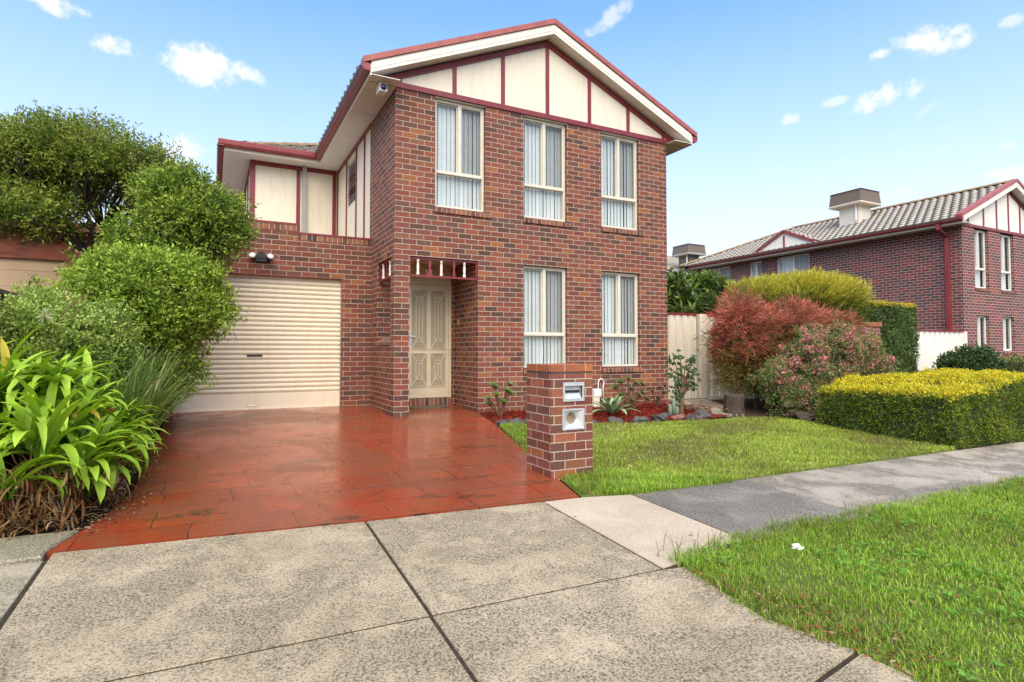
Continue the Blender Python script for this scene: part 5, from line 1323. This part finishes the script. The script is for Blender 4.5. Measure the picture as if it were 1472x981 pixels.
# dry leaves and bits on the hard ground and along the edges
q = np.concatenate([scatter([(-3.05, 1.5), (-3.15, -4.0), (.2, -4.7), (1.1, -1.3), (1.3, .9)], 260), scatter([(-3.36, -4.1), (-3.1, -3.3), (-2.9, -3.2), (-3.0, -4.1), (-3.3, -4.35)], 260), scatter([(-3.1, -2.9), (-2.95, -2.9), (-2.95, 1.5), (-3.1, 1.5)], 220), scatter([(.02, -7.6), (-.12, -6.9), (.0, -6.3), (.25, -6.3), (.35, -7.6)], 420), scatter([(0, -6.5), (6, -6.3), (6, -8.5), (0.2, -8.5)], 420), scatter([(-3, -9), (5, -9), (5, -5), (-3, -4.7)], 60)])
b_ = np.column_stack([q, gz(q[:, 0], q[:, 1]) + .018 + rng.uniform(0, .012, len(q))]); d = nrm(rng.normal(size=(len(q), 3)) * np.array([1, 1, .12]))
V, F = leaves_np(b_, d, rng.uniform(.014, .042, len(q)), rng.uniform(.005, .014, len(q)), .2)
lc = np.array([(.26, .085, .035), (.30, .17, .075), (.13, .07, .035), (.36, .27, .15), (.22, .075, .035)])
tag(np_mesh('fallen_leaves', V, F, M['dry'], None, np.repeat(lc[rng.integers(5, size=len(q))], 4, 0)), kind='stuff')

def grass(name, poly, n, hmin, hmax, wid, pal, seedheads=0, exclude=None, patch=1.0, weeds=0, bare=.0):
    q = scatter(poly, n)
    if exclude is not None: q = q[~exclude(q)]
    n = len(q); x, y = q[:, 0], q[:, 1]
    f = .5 + .25 * np.sin(x * 2.3 + 1.7 * np.sin(y * 1.9)) + .25 * np.sin(y * 3.1 - x * 1.3 + np.sin(x * 4.1)); f2 = .5 + .5 * np.sin(x * 7.1 + 2 * np.sin(y * 5.3)) * np.sin(y * 8.3 + x)
    f3 = np.sin(x * 1.1 + 2.3 * np.sin(y * 1.4 + .6)) * np.sin(y * 1.7 - x * .6); keep = rng.random(n) < (.62 + .38 * np.clip(f2 + .2, 0, 1)) * (1 - bare * np.clip((f3 - .45) * 4, 0, 1)); q, x, y, f, f2, f3 = q[keep], x[keep], y[keep], f[keep], f2[keep], f3[keep]; n = len(q)
    h = rng.uniform(hmin, hmax, n) * (.65 + .6 * f2 * patch); az = rng.uniform(0, 2 * np.pi, n); lean = rng.uniform(.15, 1.15, n)
    b = np.column_stack([x, y, gz(x, y) - .004]); hd = np.column_stack([np.cos(az), np.sin(az), np.zeros(n)]); sd = np.column_stack([-np.sin(az), np.cos(az), np.zeros(n)]); up = np.array([0, 0, 1.0])
    w = (wid * rng.uniform(.6, 1.3, n))[:, None]; h_ = h[:, None]; l_ = lean[:, None]
    m1 = b + up * h_ * .55 + hd * h_ * l_ * .25; tp = b + up * h_ * (.98 - .32 * l_) + hd * h_ * l_ * .85
    V = np.stack([b - sd * w / 2, b + sd * w / 2, m1 + sd * w * .42, m1 - sd * w * .42, tp + sd * w * .06, tp - sd * w * .06], 1).reshape(-1, 3)
    k6 = 6 * np.arange(n)[:, None]; F = np.concatenate([k6 + np.array([0, 1, 2, 3]), k6 + np.array([3, 2, 4, 5])])
    pal = np.array(pal); c = pal[rng.integers(len(pal), size=n)] * rng.uniform(.75, 1.25, (n, 1)); c = c * (.78 + .42 * f[:, None])
    dry = rng.random(n) < .06 + .14 * (f < .35) + .35 * np.clip((f3 - .3) * 2, 0, 1); c[dry] = np.array((.30, .25, .11)) * rng.uniform(.6, 1.1, (dry.sum(), 1))
    K = np.repeat(c, 6, 0); K.reshape(n, 6, 3)[:, :2] *= .8
    parts = [(V, F, K)]
    if weeds:
        wq = scatter(poly, weeds); wn = len(wq); g2 = np.sin(wq[:, 0] * 3.3 + 1) * np.sin(wq[:, 1] * 2.9); wq = wq[g2 > .1]; wn = len(wq)
        bb = np.column_stack([wq, gz(wq[:, 0], wq[:, 1]) + rng.uniform(.02, .05, wn)]); m = 4
        dd = nrm(rng.normal(size=(wn * m, 3)) * np.array([1, 1, .2]) + np.array([0, 0, .25])); V2, F2 = leaves_np(np.repeat(bb, m, 0), dd, rng.uniform(.018, .040, wn * m), rng.uniform(.014, .026, wn * m), .12, up=np.array([0, 0, 1.]))
        parts.append((V2, F2, np.repeat(np.array((.15, .32, .045)) * rng.uniform(.7, 1.3, (wn * m, 1)), 4, 0)))
    V, F, K = join(parts)
    tag(np_mesh(name, V, F, M['grass'], None, K), kind='stuff')
GR = [(.22, .39, .04), (.28, .45, .05), (.16, .30, .028), (.38, .46, .09)]
GR2 = [(.30, .42, .05), (.37, .47, .07), (.23, .35, .04), (.46, .48, .14)]
pil = lambda q: (q[:, 0] > .315) & (q[:, 0] < .81) & (q[:, 1] > -4.24) & (q[:, 1] < -3.74)
LAWN = [(1.2, -1.30), (.30, -4.78), (.72, -4.92), (5.74, -4.98), (5.95, -4.9), (6.25, -3.1), (5.9, -2.1), (4.5, -2.0), (3.4, -1.85), (2.2, -1.5)]
grass('lawn_grass', LAWN, 105000, .022, .060, .0070, GR2, exclude=pil, bare=.45)
EDGE = [(.62, -3.7), (.28, -4.76), (.72, -4.96), (1.9, -5.02), (1.5, -4.6), (.95, -4.2)]
grass('edge_grass', EDGE, 9000, .04, .10, .006, GR, exclude=pil)
grass('edge_grass', [(1.2, -1.32), (.42, -3.95), (.75, -3.6), (1.5, -1.5)], 5000, .04, .10, .006, GR, exclude=pil)
VERGE = [(.02, -6.24), (-.09, -6.95), (.03, -7.36), (.06, -7.6), (.22, -9.2), (2.5, -9.2), (9, -6.6), (9, -6.22), (.72, -6.10)]
grass('verge_grass', VERGE, 150000, .016, .055, .0052, GR, weeds=2600, bare=.75)
grass('edge_grass', [(-.03, -6.20), (-.14, -6.95), (.0, -7.36), (.02, -7.6), (.3, -7.6), (.3, -6.5), (5.5, -6.3), (9, -6.3), (9, -6.13), (.7, -6.02)], 16000, .03, .085, .0045, GR)
items = []
for _ in range(150):
    t = rng.random(); x = -.05 + 7 * t ** 1.6; y = -6.16 + rng.normal() * .05; c = np.array((.13, .17, .04)) * rng.uniform(.6, 1.2)
    items.append(((x, y, float(gz(x, y))), rng.uniform(0, 6.28), R(rng.uniform(50, 85)), rng.uniform(.10, .22), .004, rng.uniform(.3, 1.3), .2, c, np.array((.26, .24, .12))))
V, F, K = ribbon_batch(items, 5); tag(np_mesh('tall_grass', V, F, M['grass'], None, K), kind='stuff')
SKY_STRENGTH = .105; EXPO = 1.6; HAZE = (3.15, 3.22, 3.25); CLOUD = (3.8, 3.8, 3.85)
# ------------------------------------------------------------------ camera, sky, sun
YAW, PIT = R(27.225), R(1.915)
cd = bpy.data.cameras.new('camera'); cam = bpy.data.objects.new('camera', cd); COL.objects.link(cam)
cam.location = (-2.527, -8.963, 1.041); cam.rotation_euler = (R(90) + PIT, 0, -YAW)
cd.sensor_width = 36; cd.lens = 834.975 / 1472 * 36; cd.shift_y = (477.366 - 490.5) / 1472
cd.clip_start = .05; cd.clip_end = 4000
sc.camera = cam

wd = bpy.data.worlds.new('World'); sc.world = wd; wd.use_nodes = True
nt = wd.node_tree; bg = nt.nodes['Background']
SE, SR = 52, 205      # sun elevation; azimuth the light comes from (0 = +Y, clockwise)
sky = nd(nt, 'ShaderNodeTexSky', sky_type='NISHITA'); sky.sun_disc = False
sky.sun_elevation = R(SE); sky.sun_rotation = R(SR); sky.altitude = 0; sky.air_density = 1.0; sky.dust_density = .35; sky.ozone_density = 1.6
SKYMUL = (.70, .97, 1.22)
# clouds: soft puffs set around the sky dome by direction
fw = Vector((math.sin(YAW) * math.cos(PIT), math.cos(YAW) * math.cos(PIT), math.sin(PIT))); rt = Vector((math.cos(YAW), -math.sin(YAW), 0)); upv = rt.cross(fw)
def pix(u, v): return (fw + rt * (u - 736) / 834.975 - upv * (v - 477.366) / 834.975).normalized()
tc = nd(nt, 'ShaderNodeTexCoord').outputs['Generated']
nz = nd(nt, 'ShaderNodeTexNoise', i_Vector=tc); nz.inputs['Scale'].default_value = 14; nz.inputs['Detail'].default_value = 9; nz.inputs['Roughness'].default_value = .6
fine = nz.outputs['Fac']
nz2 = nd(nt, 'ShaderNodeTexNoise', i_Vector=tc); nz2.inputs['Scale'].default_value = 44; nz2.inputs['Detail'].default_value = 6; nz2.inputs['Roughness'].default_value = .62
fn = mth(nt, 'ADD', mth(nt, 'MULTIPLY', mth(nt, 'SUBTRACT', fine, .5), 1.7), mth(nt, 'MULTIPLY', mth(nt, 'SUBTRACT', nz2.outputs['Fac'], .5), 2.5))
CL = [(300, 97, 62, 28, 0, 1), (345, 100, 40, 16, .2, .8), (272, 96, 26, 18, 0, .9), (163, 66, 36, 14, -.1, .9), (70, 2, 48, 14, .15, .9), (258, 212, 46, 26, 0, .85), (888, 18, 52, 13, -.55, .55),
      (1335, 58, 52, 20, .12, 1), (1352, 66, 36, 16, 0, .9), (1267, 79, 19, 9, 0, .9), (1275, 138, 46, 19, -.1, 1), (1139, 171, 16, 9, 0, .7), (1199, 146, 22, 7, 0, .5), (1457, 31, 16, 9, 0, .5), (1335, 156, 18, 7, -.6, .25), (1180, 258, 22, 8, 0, .2), (1358, 214, 12, 6, 0, .3), (1450, 208, 10, 6, 0, .35), (1455, 250, 44, 12, 0, .5), (1290, 280, 40, 10, 0, .2),
      (-420, 60, 120, 40, 0, .9), (-900, 160, 180, 60, .1, .8), (1900, 90, 130, 46, 0, .9), (2500, 200, 200, 70, 0, .8), (730, -420, 120, 60, 0, .7)]
tot = None
for (u, v, a, b, rot, op) in CL:
    d = pix(u, v); r_ = d.cross(Vector((0, 0, 1))).normalized(); q = r_.cross(d).normalized()
    r2 = r_ * math.cos(rot) - q * math.sin(rot); q2 = r_ * math.sin(rot) + q * math.cos(rot)
    sc_ = 834.975 * math.sqrt(1 + ((u - 736) / 835) ** 2 + ((v - 490) / 835) ** 2) * .95
    def dot(vec):
        n = nd(nt, 'ShaderNodeVectorMath', operation='DOT_PRODUCT', i_0=tc); n.inputs[1].default_value = vec; return n.outputs['Value']
    x = mth(nt, 'MULTIPLY', dot(r2), sc_ / a / 1.1); y = mth(nt, 'MULTIPLY', dot(q2), sc_ / b / 1.15)
    yy = mth(nt, 'ADD', y, mth(nt, 'MULTIPLY', mth(nt, 'ABSOLUTE', y), .0))
    rr2 = mth(nt, 'ADD', mth(nt, 'MULTIPLY', x, x), mth(nt, 'MULTIPLY', yy, yy))
    front = mth(nt, 'GREATER_THAN', dot(d), .2)
    den = mth(nt, 'ADD', mth(nt, 'SUBTRACT', .80, rr2), fn)
    den = mth(nt, 'MULTIPLY', mth(nt, 'MULTIPLY', den, 1.05, True), front)
    sm_ = nd(nt, 'ShaderNodeMapRange', interpolation_type='SMOOTHSTEP', i_Value=den); sm_.inputs['To Max'].default_value = op
    tot = sm_.outputs[0] if tot is None else mth(nt, 'MAXIMUM', tot, sm_.outputs[0])
hs = nd(nt, 'ShaderNodeSeparateXYZ', i_Vector=tc).outputs['Z']
SKYC = mix(nt, 1, sky.outputs[0], SKYMUL, 'MULTIPLY')
# thin bright haze towards the horizon
hz_ = ramp(nt, hs, [(0.0, 1.), (.10, .92), (.20, .74), (.33, .38), (.50, .06), (.6, .0)])
SKYC = mix(nt, hz_, SKYC, HAZE)
CLOUD_ = mix(nt, fine, [x * .86 for x in CLOUD], CLOUD)
SKYC = mix(nt, tot, SKYC, CLOUD_)
nt.links.new(SKYC, bg.inputs[0]); bg.inputs[1].default_value = SKY_STRENGTH

sl_ = bpy.data.lights.new('sun', 'SUN'); sun = bpy.data.objects.new('sun', sl_); COL.objects.link(sun)
az = R(SR); el = R(SE); dv = Vector((math.sin(az) * math.cos(el), math.cos(az) * math.cos(el), math.sin(el)))
sun.rotation_euler = dv.to_track_quat('Z', 'Y').to_euler(); sun.location = dv * 60
sl_.energy = 2.1; sl_.angle = R(75); sl_.color = (1, .83, .58)
vs = sc.view_settings
vs.view_transform = 'Standard'; vs.look = 'None'; vs.gamma = 1; vs.exposure = EXPO; vs.use_curve_mapping = False
sc.render.engine = 'CYCLES'
sc.cycles.max_bounces = 8; sc.cycles.diffuse_bounces = 3; sc.cycles.glossy_bounces = 3; sc.cycles.transmission_bounces = 4; sc.cycles.transparent_max_bounces = 10
sc.cycles.use_denoising = True; sc.cycles.caustics_reflective = False; sc.cycles.caustics_refractive = False
sc.cycles.sample_clamp_indirect = 8
